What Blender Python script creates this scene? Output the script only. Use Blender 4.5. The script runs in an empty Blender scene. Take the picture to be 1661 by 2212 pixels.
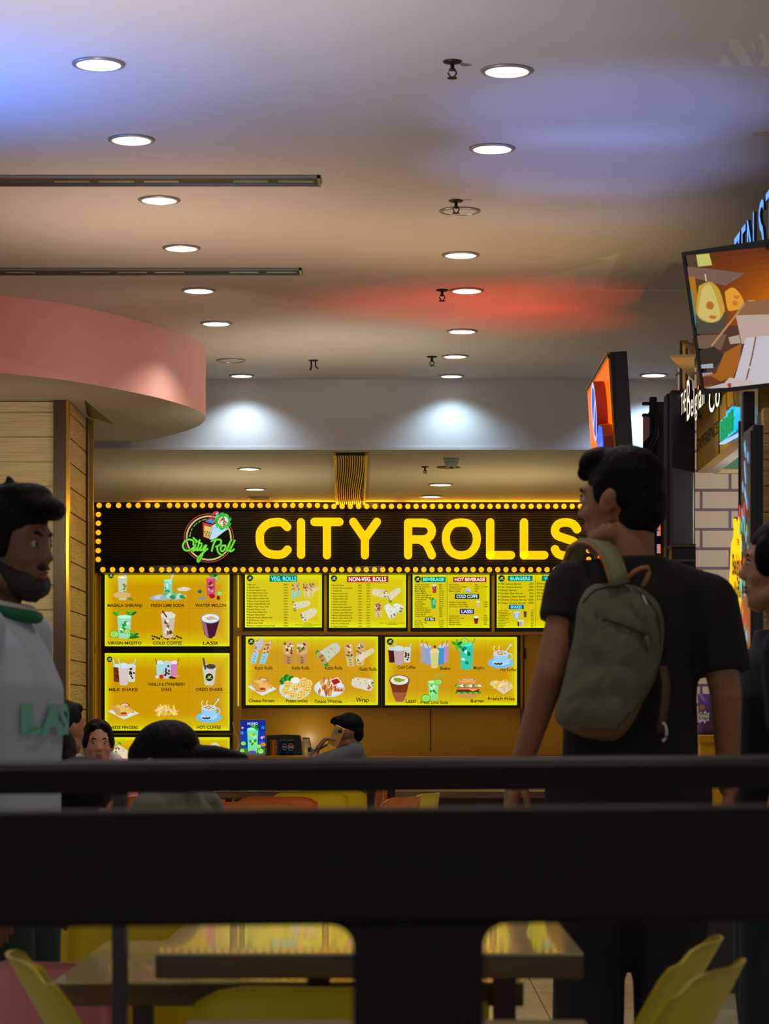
import bpy, math, random
from mathutils import Vector, Matrix, Euler, noise

sc = bpy.context.scene
COL = sc.collection
work = bpy.data.scenes.new('work')          # scratch scene for evaluating text and remeshes, removed at the end
def evaluated(o):
    work.collection.objects.link(o); vl = work.view_layers[0]; vl.update(); return o.evaluated_get(vl.depsgraph)
PI = math.pi
random.seed(7)

# ------------------------------------------------------------------ camera
CZ = 1.15                      # camera height
F = 5500.0                     # focal length in pixels of a 1661 x 2212 frame
HX, HY = 853.0, 1558.0         # where the level view axis meets the frame
cam_d = bpy.data.cameras.new('camera')
cam = bpy.data.objects.new('camera', cam_d); COL.objects.link(cam)
cam.location = (0, 0, CZ); cam.rotation_euler = (PI/2, 0, 0)
cam_d.sensor_fit = 'VERTICAL'; cam_d.sensor_height = 36.0
cam_d.lens = 36.0*F/2212.0
cam_d.shift_x = -(HX-830.5)/2212.0
cam_d.shift_y = (HY-1106.0)/2212.0
cam_d.clip_start = .05; cam_d.clip_end = 200
cam_d.dof.use_dof = True; cam_d.dof.focus_distance = 17.0
cam_d.dof.aperture_fstop = 11.0
sc.camera = cam

# ------------------------------------------------------------------ view
sc.view_settings.view_transform = 'Standard'
sc.view_settings.look = 'None'
sc.view_settings.exposure = 0.0
sc.view_settings.gamma = 1.0
sc.view_settings.use_curve_mapping = False
sc.cycles.use_denoising = True
sc.cycles.max_bounces = 5
sc.cycles.diffuse_bounces = 3
sc.cycles.use_adaptive_sampling = True
sc.cycles.adaptive_threshold = .03
sc.cycles.glossy_bounces = 3

def lin(c):
    return tuple(((v/255.0)/12.92 if v/255.0 <= .04045 else ((v/255.0+.055)/1.055)**2.4) for v in c)

# ------------------------------------------------------------------ ambient light of the food court
w = bpy.data.worlds.new('mall'); sc.world = w; w.use_nodes = True
w.node_tree.nodes['Background'].inputs[0].default_value = (*lin((206, 196, 190)), 1)
w.node_tree.nodes['Background'].inputs[1].default_value = 0.6

def light(kind, name, loc, aim, power, col, **kw):
    d = bpy.data.lights.new(name, kind); d.energy = power; d.color = lin(col)
    for k, v in kw.items(): setattr(d, k, v)
    o = bpy.data.objects.new(name, d); COL.objects.link(o); o.location = loc
    if aim is not None:
        o.rotation_euler = (Vector(aim)-Vector(loc)).to_track_quat('-Z', 'Y').to_euler()
    return o
# unseen spots: glow cast by signs, and fill added for ceiling, drum and planks
UP = [  # name, place, aim, watts, colour, cone, blend
 ('blue_sign_glow', (-2.2, 9.0, 2.3), (-1.75, 9.1, 3.45), 230, (50, 125, 255), 1.75, 1.0),
 ('frozen_sign_glow', (.78, 9.7, 2.4), (.82, 9.6, 3.45), 34, (115, 145, 250), 1.4, .7),
 ('frozen_sign_glow', (.78, 10.5, 2.4), (.82, 10.5, 3.45), 30, (135, 155, 250), 1.4, .7),
 ('frozen_sign_glow', (.80, 11.3, 2.4), (.80, 11.4, 3.45), 12, (180, 185, 235), 1.4, .9),
 ('orange_sign_glow', (.76, 13.9, 2.5), (.78, 13.8, 3.45), 17, (255, 75, 35), 1.35, .75),
 ('orange_sign_glow', (.76, 14.4, 2.5), (.78, 14.6, 3.45), 17, (255, 65, 30), 1.35, .75),
 ('orange_sign_glow', (.2, 14.0, 2.4), (.25, 14.1, 3.45), 30, (255, 95, 80), 1.7, 1.0),
 ('drum_fill_pink', (-2.8, 12.4, 2.2), (-1.5, 14.2, 3.2), 16, (255, 200, 200), 1.3, 1.0),  # added pinkish fill for the drum, no sign stands there
 ('drum_fill', (-.6, 13.2, 2.75), (-1.6, 14.6, 3.2), 16, (255, 215, 200), 1.7, 1.0),  # fill added to brighten the drum face, no fixture
 ('plank_fill', (-2.0, 13.3, 2.3), (-2.5, 14.9, 1.9), 26, (255, 228, 165), 2.2, 1.0),  # warm fill added for the planked wall, no fixture
 ('ceiling_fill_near', (-1.0, 7.6, 1.9), (-.7, 8.2, 3.45), 190, (212, 212, 238), 2.3, 1.0),  # uplight added to brighten the near ceiling, no shop behind it
 ('ceiling_fill_middle', (-1.1, 11.6, 1.9), (-.9, 11.6, 3.45), 88, (255, 218, 195), 2.1, 1.0),  # this and the next: warm uplight added for the middle ceiling
 ('ceiling_fill_middle', (.5, 12.3, 2.2), (.5, 12.2, 3.45), 30, (255, 215, 150), 1.9, 1.0),
 ('ceiling_fill_far', (-.4, 15.4, 2.1), (-.3, 15.6, 3.45), 62, (240, 228, 205), 2.1, 1.0),  # uplight added for the far ceiling and bulkhead
 ('low_ceiling_fill', (-1.2, 19.0, 1.9), (-1.2, 19.0, 2.98), 34, (255, 236, 185), 2.6, 1.0),  # this and the next: uplight added to brighten the low ceiling
 ('low_ceiling_fill', (.8, 19.0, 1.9), (.8, 19.0, 2.98), 34, (255, 230, 160), 2.6, 1.0)]
for n_, p_, a_, w_, c_, s_, b_ in UP: light('SPOT', n_, p_, a_, w_, c_, spot_size=s_, spot_blend=b_, shadow_soft_size=0.0)

# ------------------------------------------------------------------ mesh helpers
class MB:
    """collects shapes, then links them as ONE mesh object"""
    def __init__(s): s.v = []; s.f = []; s.m = []; s.c = []
    def add(s, vs, fs, m=0, c=None):
        b = len(s.v); s.v += [tuple(q) for q in vs]
        for f in fs: s.f.append([b+i for i in f]); s.m.append(m); s.c.append(c)
    def box(s, x0, y0, z0, x1, y1, z1, m=0, c=None):
        s.add([(x0,y0,z0),(x1,y0,z0),(x1,y1,z0),(x0,y1,z0),(x0,y0,z1),(x1,y0,z1),(x1,y1,z1),(x0,y1,z1)],
              [(0,3,2,1),(4,5,6,7),(0,1,5,4),(1,2,6,5),(2,3,7,6),(3,0,4,7)], m, c)
    def bar(s, p0, p1, w, t, m=0, up=(0,0,1)):
        p0, p1 = Vector(p0), Vector(p1); d = (p1-p0).normalized(); u = Vector(up)
        if abs(d.dot(u)) > .95: u = Vector((0,1,0))
        a = d.cross(u).normalized()*w/2; b = a.cross(d).normalized()*t/2
        vs = [p+q for p in (p0,p1) for q in (-a-b, a-b, a+b, -a+b)]
        s.add(vs, [(0,1,2,3),(7,6,5,4),(0,4,5,1),(1,5,6,2),(2,6,7,3),(3,7,4,0)], m)
    def tube(s, pts, r, n=10, m=0, caps=True):
        pts = [Vector(p) for p in pts]; R = r if isinstance(r, (list,tuple)) else [r]*len(pts)
        ref = Vector((0,0,1)); rings = []
        for i, p in enumerate(pts):
            d = (pts[min(i+1,len(pts)-1)]-pts[max(i-1,0)]).normalized()
            if abs(d.dot(ref)) > .97: ref = Vector((1,0,0))
            a = d.cross(ref).normalized(); b = d.cross(a).normalized()
            rings.append([p+(a*math.cos(2*PI*k/n)+b*math.sin(2*PI*k/n))*R[i] for k in range(n)])
        vs = [q for r_ in rings for q in r_]; fs = []
        for i in range(len(pts)-1):
            for k in range(n):
                fs.append((i*n+k, i*n+(k+1)%n, (i+1)*n+(k+1)%n, (i+1)*n+k))
        if caps: fs.append(tuple(range(n))[::-1]); fs.append(tuple((len(pts)-1)*n+k for k in range(n)))
        s.add(vs, fs, m)
    def lathe(s, c, prof, n=28, m=0, sx=1, sy=1, caps=True):
        vs = []; fs = []
        for r, z in prof:
            for k in range(n): vs.append((c[0]+sx*r*math.cos(2*PI*k/n), c[1]+sy*r*math.sin(2*PI*k/n), c[2]+z))
        for i in range(len(prof)-1):
            for k in range(n): fs.append((i*n+k, i*n+(k+1)%n, (i+1)*n+(k+1)%n, (i+1)*n+k))
        if caps and prof[0][0] > 1e-6: fs.append(tuple(range(n))[::-1])
        if caps and prof[-1][0] > 1e-6: fs.append(tuple((len(prof)-1)*n+k for k in range(n)))
        s.add(vs, fs, m)
    def prism(s, pts, off, m=0, c=None):
        """closed outline of 3-D points, given thickness by the vector off"""
        n = len(pts); off = Vector(off); a = [Vector(p) for p in pts]
        s.add(a+[p+off for p in a], [tuple(range(n))[::-1], tuple(range(n, 2*n))]+[(i,(i+1)%n,n+(i+1)%n,n+i) for i in range(n)], m, c)
    def ell(s, c, r, n=14, k=9, m=0, rot=None):
        vs = []; fs = []; R = rot.to_matrix() if rot else None
        for i in range(k+1):
            t = PI*i/k
            for j in range(n):
                q = Vector((r[0]*math.sin(t)*math.cos(2*PI*j/n), r[1]*math.sin(t)*math.sin(2*PI*j/n), r[2]*math.cos(t)))
                if R: q = R @ q
                vs.append(Vector(c)+q)
        for i in range(k):
            for j in range(n): fs.append((i*n+j, (i+1)*n+j, (i+1)*n+(j+1)%n, i*n+(j+1)%n))
        s.add(vs, fs, m)
    def build(s, name, mats, parent=None, smooth=False, bevel=0, world=True, loc=None):
        me = bpy.data.meshes.new(name)
        vs = s.v
        o = bpy.data.objects.new(name, me); COL.objects.link(o)
        if parent is not None:
            o.parent = parent
            if world:
                inv = WM(parent).inverted(); vs = [inv @ Vector(v) for v in vs]
        elif loc is not None:
            L = Vector(loc); vs = [Vector(v)-L for v in vs]; o.location = loc
        me.from_pydata([tuple(v) for v in vs], [], s.f)
        if not isinstance(mats, (list, tuple)): mats = [mats]
        for m_ in mats: me.materials.append(m_)
        for i, p in enumerate(me.polygons): p.material_index = s.m[i]; p.use_smooth = smooth
        if any(c is not None for c in s.c):
            at = me.color_attributes.new(name='ink', type='FLOAT_COLOR', domain='CORNER')
            k = 0
            for i, f in enumerate(s.f):
                c = s.c[i] or (1,1,1)
                for _ in f: at.data[k].color = (*c, 1); k += 1
        me.validate(); me.update()
        if bevel:
            b = o.modifiers.new('bevel', 'BEVEL'); b.width = bevel; b.segments = 3; b.limit_method = 'ANGLE'; b.angle_limit = .6
            if smooth is False:
                for p in me.polygons: p.use_smooth = False
        return o

def WM(o):
    m = Matrix.LocRotScale(o.location, o.rotation_euler, o.scale)
    return WM(o.parent) @ m if o.parent else m

def tag(o, label=None, cat=None, group=None, kind=None):
    if label: o['label'] = label
    if cat: o['category'] = cat
    if group: o['group'] = group
    if kind: o['kind'] = kind
    return o
def thing(name, label, cat, loc=(0,0,0), rz=0, group=None, rot=None):
    o = bpy.data.objects.new(name, None); COL.objects.link(o); o.empty_display_size = .1
    o.location = loc; o.rotation_euler = rot if rot else (0,0,rz)
    return tag(o, label, cat, group)
def struct(o): o['kind'] = 'structure'; return o
def copy_tree(o, loc=None, rz=None, label=None, parent=None):
    c = o.copy(); COL.objects.link(c)
    if parent: c.parent = parent
    if loc is not None: c.location = loc
    if rz is not None: c.rotation_euler.z = rz
    if label: c['label'] = label
    for ch in list(o.children): copy_tree(ch, parent=c)
    return c

def P(px, py, d):
    """point seen at pixel (px, py) of the photograph, at depth d"""
    return Vector(((px-HX)*d/F, d, CZ+(HY-py)*d/F))

# ------------------------------------------------------------------ materials
def mat(name, col, rough=.6, metal=0, bump=None, var=None, emis=None, es=1.0, spec=None, coat=0):
    m = bpy.data.materials.new(name); m.use_nodes = True; nt = m.node_tree; b = nt.nodes['Principled BSDF']
    c = (*lin(col), 1)
    b.inputs['Base Color'].default_value = c
    b.inputs['Roughness'].default_value = rough; b.inputs['Metallic'].default_value = metal
    if spec is not None: b.inputs['Specular IOR Level'].default_value = spec
    if coat: b.inputs['Coat Weight'].default_value = coat
    tc = nt.nodes.new('ShaderNodeTexCoord')
    if var:      # (scale, second colour, (sx,sy,sz))
        n = nt.nodes.new('ShaderNodeTexNoise'); n.inputs['Scale'].default_value = var[0]; n.inputs['Detail'].default_value = 4
        mp = nt.nodes.new('ShaderNodeMapping'); mp.inputs['Scale'].default_value = var[2] if len(var) > 2 else (1,1,1)
        nt.links.new(tc.outputs['Object'], mp.inputs[0]); nt.links.new(mp.outputs[0], n.inputs['Vector'])
        r = nt.nodes.new('ShaderNodeValToRGB'); r.color_ramp.elements[0].position = .35; r.color_ramp.elements[1].position = .7
        r.color_ramp.elements[0].color = c; r.color_ramp.elements[1].color = (*lin(var[1]), 1)
        nt.links.new(n.outputs[0], r.inputs[0]); nt.links.new(r.outputs[0], b.inputs['Base Color'])
    if bump:     # (scale, strength, (sx,sy,sz))
        n = nt.nodes.new('ShaderNodeTexNoise'); n.inputs['Scale'].default_value = bump[0]; n.inputs['Detail'].default_value = 3
        mp = nt.nodes.new('ShaderNodeMapping'); mp.inputs['Scale'].default_value = bump[2] if len(bump) > 2 else (1,1,1)
        nt.links.new(tc.outputs['Object'], mp.inputs[0]); nt.links.new(mp.outputs[0], n.inputs['Vector'])
        bp = nt.nodes.new('ShaderNodeBump'); bp.inputs['Strength'].default_value = bump[1]; bp.inputs['Distance'].default_value = .01
        nt.links.new(n.outputs[0], bp.inputs['Height']); nt.links.new(bp.outputs[0], b.inputs['Normal'])
    if emis:
        b.inputs['Emission Color'].default_value = (*lin(emis), 1); b.inputs['Emission Strength'].default_value = es
    return m
def ink_mat(name, lit=True, es=1.0):
    m = bpy.data.materials.new(name); m.use_nodes = True; nt = m.node_tree; b = nt.nodes['Principled BSDF']
    a = nt.nodes.new('ShaderNodeAttribute'); a.attribute_name = 'ink'
    b.inputs['Roughness'].default_value = .5; b.inputs['Specular IOR Level'].default_value = .1
    if lit:
        b.inputs['Base Color'].default_value = (0,0,0,1)
        nt.links.new(a.outputs['Color'], b.inputs['Emission Color']); b.inputs['Emission Strength'].default_value = es
    else: nt.links.new(a.outputs['Color'], b.inputs['Base Color'])
    return m
def lit_panel_mat(name, mid, edge, wid=.10):
    """backlit film, LEDs run round its rim"""
    m = bpy.data.materials.new(name); m.use_nodes = True; nt = m.node_tree; b = nt.nodes['Principled BSDF']
    N, L = nt.nodes.new, nt.links.new
    b.inputs['Base Color'].default_value = (.02,.015,0,1); b.inputs['Roughness'].default_value = .25
    tc = N('ShaderNodeTexCoord'); sp = N('ShaderNodeSeparateXYZ'); L(tc.outputs['Generated'], sp.inputs[0])
    ds = []
    for ax, sh in ((0, .35), (2, 1.0)):
        a = N('ShaderNodeMath'); a.operation = 'SUBTRACT'; a.inputs[0].default_value = .5; L(sp.outputs[ax], a.inputs[1])
        c = N('ShaderNodeMath'); c.operation = 'ABSOLUTE'; L(a.outputs[0], c.inputs[0])
        d = N('ShaderNodeMath'); d.operation = 'SUBTRACT'; d.inputs[0].default_value = .5; L(c.outputs[0], d.inputs[1])
        e = N('ShaderNodeMath'); e.operation = 'DIVIDE'; L(d.outputs[0], e.inputs[0]); e.inputs[1].default_value = sh; ds.append(e)
    mn = N('ShaderNodeMath'); mn.operation = 'MINIMUM'; L(ds[0].outputs[0], mn.inputs[0]); L(ds[1].outputs[0], mn.inputs[1])
    r = N('ShaderNodeValToRGB'); L(mn.outputs[0], r.inputs[0])
    r.color_ramp.elements[0].position = 0; r.color_ramp.elements[0].color = (*lin(edge), 1)
    r.color_ramp.elements[1].position = wid*2.2; r.color_ramp.elements[1].color = (*lin(mid), 1)
    k = r.color_ramp.elements.new(wid*.6); k.color = (*lin([(p*.55+q*.45) for p, q in zip(mid, edge)]), 1)
    L(r.outputs[0], b.inputs['Emission Color']); b.inputs['Emission Strength'].default_value = 1.0
    return m

M = {}
M['ceiling'] = mat('ceiling_paint', (188,180,172), .75, var=(.8,(176,166,156),(1,.5,1)), bump=(1.5,.12,(1,.6,1)))
M['drum'] = mat('drum_paint', (222,180,172), .6, var=(1.2,(226,162,156)), bump=(1.0,.1))
M['white_paint'] = mat('white_paint', (190,192,196), .7, bump=(2,.1))
M['floor'] = mat('floor_tile', (205,196,160), .15, coat=.3)
def floor_nodes():
    nt = M['floor'].node_tree; b = nt.nodes['Principled BSDF']
    tc = nt.nodes.new('ShaderNodeTexCoord'); br = nt.nodes.new('ShaderNodeTexBrick')
    nt.links.new(tc.outputs['Object'], br.inputs['Vector'])
    br.offset = 0; br.inputs['Scale'].default_value = 1
    br.inputs['Brick Width'].default_value = .6; br.inputs['Row Height'].default_value = .6
    br.inputs['Mortar Size'].default_value = .003
    br.inputs['Color1'].default_value = (*lin((205,196,160)),1); br.inputs['Color2'].default_value = (*lin((198,190,152)),1)
    br.inputs['Mortar'].default_value = (*lin((90,80,60)),1)
    nt.links.new(br.outputs['Color'], b.inputs['Base Color'])
floor_nodes()
M['dark_wood'] = mat('dark_wood', (40,28,20), .35, var=(6,(26,18,13),(1,12,12)), bump=(8,.1,(1,10,10)))
M['rail_wood'] = mat('rail_wood', (11,8,7), .5, var=(5,(17,12,9),(1,10,10)), bump=(12,.08,(1,6,6)), spec=.25)
M['brown_trim'] = mat('brown_trim', (70,48,38), .4, var=(3,(56,38,30),(8,8,1)))
M['cream_plank'] = mat('cream_plank', (200,190,150), .32, var=(3,(186,172,132),(1,1,14)), bump=(5,.75,(1,3,22)))
M['wood_plank'] = mat('wood_plank', (192,160,96), .3, var=(4,(160,120,62),(1,1,12)), bump=(6,.8,(1,2.5,18)))
M['gold'] = mat('gold_metal', (205,160,50), .25, 1.0)
M['gold_foil'] = mat('gold_foil', (196,146,36), .38, 1.0, bump=(9,.6))
M['black'] = mat('black_paint', (20,20,22), .4)
M['black_gloss'] = mat('black_gloss', (14,14,15), .22)
M['charcoal'] = mat('charcoal_panel', (44,46,46), .5)
M['steel'] = mat('steel', (150,150,150), .3, 1.0)
M['dark_metal'] = mat('dark_metal', (52,46,36), .45, .7)
M['yellow_wall'] = mat('yellow_wall', (214,160,10), .35, var=(1.5,(204,148,8)))
M['yellow_trim'] = mat('yellow_trim', (196,140,12), .3)
M['yellow_plastic'] = mat('yellow_plastic', (206,190,20), .35)
M['orange_plastic'] = mat('orange_plastic', (206,112,40), .35)
M['pink_plastic'] = mat('pink_plastic', (214,130,140), .4)
M['table_top'] = mat('table_laminate', (214,200,150), .16, var=(3,(196,180,130),(1,10,1)), coat=.5)
M['table_edge'] = mat('table_edge', (104,76,40), .4, var=(4,(70,52,30),(1,8,8)))
M['maroon'] = mat('maroon_metal', (60,14,16), .35)
M['ink'] = ink_mat('backlit_print')
M['paper_ink'] = ink_mat('print', False)
# ================================================================== THE SETTING
HC = 2.3; ZC = CZ+HC                     # ceiling
ZL = CZ+1.833                            # lower ceiling over the stalls
b = MB(); b.box(-9, -3, -.1, 9, 24, 0); struct(b.build('floor', M['floor']))
b = MB(); b.box(-9, -3, ZC, 9, 17.15, ZC+.1)
struct(b.build('ceiling', M['ceiling']))
b = MB(); b.box(-9, 17.15, ZL, 9, 23, ZC+.1); 
struct(b.build('ceiling', [M['white_paint']]))
# thin skin of the lower ceiling (cream paint) with the broken plaster ridge
b = MB(); b.box(-9, 17.16, ZL-.004, 9, 23, ZL-.0005); struct(b.build('ceiling', M['ceiling']))
b = MB(); b.box(-9, 17.135, ZL-.006, 9, 17.165, ZL+.012); struct(b.build('trim_1', M['white_paint']))
b = MB(); b.box(-9, 21.75, 0, 9, 21.95, 3.4); struct(b.build('wall_back', M['yellow_wall']))

# curved pink drum under the ceiling
hb = 1.88
front = [(-60,797),(0,805),(75,813),(150,822),(225,835),(300,850),(350,861),(400,876),(425,885),(440,893)]
back = [(446,901),(440,911),(430,920),(405,930),(350,945),(300,957),(250,969),(190,980)]
pl = []
for q in front: 
    d = F*hb/(HY-q[1]); pl.append(((q[0]-HX)*d/F, d))
for q in back:
    d = min(F*hb/(HY-q[1]), 17.13); pl.append(((q[0]-HX)*d/F, d))
pl = [(-7.5, 12.6), (-4.5, 12.75)] + pl + [(-2.6, 17.13), (-7.5, 17.13)]
def smooth_pl(p, it=2):
    for _ in range(it):
        q = [p[0]]
        for a, c in zip(p, p[1:]):
            q += [(a[0]*.75+c[0]*.25, a[1]*.75+c[1]*.25), (a[0]*.25+c[0]*.75, a[1]*.25+c[1]*.75)]
        p = q+[p[-1]]
    return p
arc = smooth_pl(pl[:-2])+pl[-2:]
b = MB(); n = len(arc); z0, z1 = CZ+hb, ZC-.0005
b.add([(x,y,z0) for x,y in arc]+[(x,y,z1) for x,y in arc], [(i,(i+1)%n,n+(i+1)%n,n+i) for i in range(n)], 0)
b.add([(x,y,z0) for x,y in arc], [tuple(range(n))[::-1]], 1)
o = b.build('trim_2', [M['drum'], M['ceiling']]); struct(o)
for p in o.data.polygons: p.use_smooth = len(p.vertices) == 4
o.modifiers.new('edge', 'EDGE_SPLIT')

# planked wall end (left): cream planks in front, warm planks on the side
XW = -1.913; YF = 14.92; YB = 15.90; ztop = CZ+hb-.002
wl = MB(); wl.box(-5, YF+.03, 0, XW-.012, YB, ztop); wl = struct(wl.build('wall_left', M['brown_trim']))
b = MB(); ph = .1452; zt = P(0, 889.6, YF).z; zs = [zt-ph*k for k in range(-1, 22)]
for z in zs:
    if z-ph < .0: continue
    b.box(-5, YF+.012, max(z-ph, 0)+.003, -2.0, YF+.045, min(z, ztop)-.003)
b.box(-5, YF+.026, 0, -2.0, YF+.04, ztop)
b.build('plank_cladding', M['cream_plank'], wl, bevel=.004)
b = MB()
for z in zs:
    if z-ph < 0: continue
    b.box(XW-.03, YF+.06, max(z-ph,0)+.003, XW+.002, YB-.14, min(z, ztop)-.003)
b.build('side_cladding', M['wood_plank'], wl, bevel=.004)
b = MB(); b.box(-2.0, YF-.02, 0, XW-.012, YF+.05, ztop); b.build('corner_trim', M['brown_trim'], wl, bevel=.003)
b = MB(); b.box(XW-.014, YF-.015, 0, XW+.004, YF+.05, ztop); b.build('edge_strip', M['gold'], wl)
b = MB(); b.box(XW-.02, YB-.13, 0, XW+.012, YB, ztop); b.build('edge_strip', M['brown_trim'], wl)
b = MB(); b.box(XW-.02, YB, 0, XW+.03, YB+.02, ztop); b.build('edge_strip', M['gold'], wl)
# black sheet on the drum, painting the shade of a recess beside the planks
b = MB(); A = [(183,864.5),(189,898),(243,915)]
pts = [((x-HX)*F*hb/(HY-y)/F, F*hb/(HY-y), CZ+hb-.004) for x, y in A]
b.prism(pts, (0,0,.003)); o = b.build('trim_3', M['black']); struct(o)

# air slots in the ceiling
def slot(px1, y0, y1, label):
    t = thing('ceiling_air_slot', label, 'air vent', (-2, (y0+y1)/2, ZC), group=None)
    x1 = (px1-HX)*((y0+y1)/2)/F; x0 = -6
    b = MB(); w_ = .012
    for (a, c) in ((y0, y0+w_), (y1-w_, y1)): b.box(x0, a, ZC-.012, x1, c, ZC-.0006)
    b.box(x1-w_, y0, ZC-.012, x1, y1, ZC-.0006); b.build('frame', M['steel'], t)
    b = MB(); b.box(x0, y0+w_, ZC-.004, x1-w_, y1-w_, ZC-.0008); b.build('backing', M['dark_metal'], t)
    yc = (y0+y1)/2
    for k in range(10):
        xa = x1-.03-k*.19
        if k % 4 == 2: continue
        b = MB(); b.box(xa-.15, yc-.02, ZC-.009, xa, yc+.02, ZC-.0045); b.build('blade', M['steel'], t)
slot(692, 10.72, 10.90, 'long narrow metal air slot in the ceiling, the one nearer the viewer')
slot(652, 12.91, 13.08, 'long narrow metal air slot in the ceiling, the farther one above the pink drum')

# ------------------------------------------------------------------ downlights
M['lamp_white'] = mat('lamp_diffuser', (255,255,255), .4, emis=(255,250,240), es=3.0)
M['lamp_ring'] = mat('lamp_ring', (150,145,140), .35, .6)
M['lamp_cup'] = mat('lamp_cup', (235,228,205), .4, emis=(255,236,190), es=.7)
def downlight(px, py, h, label, power=22, col=(255,240,222), r=.078, on=True, dy=0, group='round recessed ceiling lights'):
    d = F*h/(HY-py)+dy; x = (px-HX)*d/F; z = CZ+h
    t = thing('recessed_downlight', label, 'ceiling light', (x, d, z), group=group)
    b = MB(); b.lathe((x,d,z), [(r+.016,-.0006),(r+.014,-.006),(r+.002,-.009),(r,-.006),(r-.002,-.0008)], 36); b.build('ring', M['lamp_ring'], t, True)
    if not on:
        b = MB(); b.lathe((x,d,z), [(0,-.004),(r,-.004),(r,-.001),(0,-.001)], 36); b.build('cover', M['ceiling'], t); return t
    b = MB(); b.lathe((x,d,z), [(r*.99,-.0008),(r*.99,-.0075),(r*.93,-.0065)], 36, caps=False); b.build('rim', M['lamp_cup'], t)
    b = MB(); b.lathe((x,d,z), [(0,-.0062),(r*.94,-.0062),(r*.94,-.001),(0,-.001)], 36); b.build('diffuser', M['lamp_white'], t)
    ld = bpy.data.lights.new('lamp_light', 'SPOT'); ld.energy = power; ld.color = lin(col); ld.spot_size = 2.3; ld.spot_blend = .8; ld.shadow_soft_size = .03
    lo = bpy.data.objects.new('lamp_light', ld); COL.objects.link(lo); lo.parent = t; lo.location = (0,0,-.04)
    return t
names = ['first', 'second', 'third', 'fourth', 'fifth', 'sixth']
for i, (px, py) in enumerate([(213,137),(284,301),(344,431),(392,535),(429,627),(467,698)]):
    downlight(px, py, HC, 'glowing round ceiling light, %s of the left row counted from the top of the photo' % names[i])
for i, (px, py) in enumerate([(1095,152),(1063,320),(995,550),(1008,627),(998,715),(983,769)]):
    downlight(px, py, HC, 'glowing round ceiling light, %s of the right row counted from the top of the photo' % names[i], r=.078 if i != 5 else .07)
downlight(993,455, HC, 'unlit round cover plate in the ceiling below a sprinkler', on=False, group=None)
downlight(499,778, HC, 'unlit round cover plate in the ceiling right of the pink drum', on=False, group=None)
g = 'cool round lights washing the white bulkhead'
downlight(522,829, HC, 'cool white ceiling light washing the bulkhead, just right of the pink drum', 24, (205,228,240), dy=-.42, group=g, r=.07)
downlight(975,816, HC, 'cool white ceiling light washing the middle of the bulkhead', 22, (190,220,238), dy=-.1, group=g, r=.07)
downlight(1412,805, HC, 'cool white ceiling light washing the bulkhead between orange sign and television', 50, (190,215,250), dy=.1, group=g, r=.08)
g = 'small round lights in the low ceiling before the menu stall'
downlight(538,1012, 1.829, 'larger lit light in the low ceiling above the stall logo', 7, r=.072, group=g)
downlight(551,1056, 1.829, 'thin lit light in the low ceiling behind the larger one, above the stall logo', 6, r=.075, group=g)
downlight(560,1075, 1.829, 'unlit round cover plate close above the yellow bulb row', on=False, r=.08, group=g)
downlight(952,1046, 1.829, 'lit light in the low ceiling above the big letter R', 6, r=.085, group=g)
downlight(931,1072, 1.829, 'lit light in the low ceiling nearest to the bulb row, above the big letter R', 6, r=.08, group=g)

g = 'round recessed ceiling lights nearer than the photo reaches'
for i, (x_, y_) in enumerate([(-1.05,7.7),(.42,7.7),(-1.05,5.6),(.42,5.6),(-1.05,3.6),(.42,3.6)]):
    downlight(HX+x_*F/y_, HY-F*HC/y_, HC, 'round ceiling light of the rows running on above the top of the photo', 20, group=g)

# ------------------------------------------------------------------ sprinklers and smoke detector
def sprinkler(px, py, h, label, s=1.0):
    d = F*h/(HY-py); x = (px-HX)*d/F; z = CZ+h
    t = thing('fire_sprinkler', label, 'sprinkler', (x,d,z), group='fire sprinklers on the ceiling')
    b = MB(); b.lathe((x,d,z), [(.034*s,-.0006),(.03*s,-.006),(.012*s,-.01),(.008*s,-.012)], 20); b.build('rosette', M['dark_metal'], t, True)
    b = MB(); b.lathe((x,d,z), [(.007*s,-.009),(.007*s,-.024),(.011*s,-.027),(.011*s,-.033),(.005*s,-.035)], 14)
    for sx in (-1, 1): b.tube([(x+sx*.009*s,d,z-.03*s),(x+sx*.015*s,d,z-.042*s),(x+sx*.004*s,d,z-.058*s)], .003*s, 8)
    b.build('frame', M['dark_metal'], t, True)
    b = MB(); b.lathe((x,d,z), [(.002,-.057*s),(.018*s,-.058*s),(.018*s,-.061*s),(.002,-.063*s)], 16); b.build('deflector', M['dark_metal'], t)
sprinkler(977,132, HC, 'dark fire sprinkler left of the topmost right ceiling light', 1.0)
sprinkler(985,433, HC, 'dark fire sprinkler above the unlit ceiling cover plate', .95)
sprinkler(955,626, HC, 'dark fire sprinkler left of the fourth right ceiling light')
sprinkler(933,770, HC, 'dark fire sprinkler left of the narrow sixth ceiling light', 1.0)
sprinkler(918,1008, 1.829, 'dark fire sprinkler in the low ceiling left of the smoke detector', .8)
d = F*HC/(HY-778); x = (677-HX)*d/F
t = thing('broken_fitting', 'two stubs of wire hanging from a broken ceiling fitting in mid ceiling', 'wire', (x,d,ZC))
b = MB(); b.lathe((x,d,ZC), [(.035,-.0006),(.03,-.005),(.002,-.006)], 16); b.build('plate', M['dark_metal'], t)
b = MB(); b.tube([(x-.015,d,ZC-.004),(x-.012,d,ZC-.035),(x-.02,d,ZC-.065)], .006, 8); b.tube([(x+.012,d,ZC-.004),(x+.014,d,ZC-.04),(x+.03,d,ZC-.055)], .005, 8); b.build('wire', M['black'], t)
d = 17.75; x = (975-HX)*d/F
t = thing('smoke_detector', 'white domed smoke detector hanging from the low ceiling', 'smoke detector', (x,d,ZL))
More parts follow.
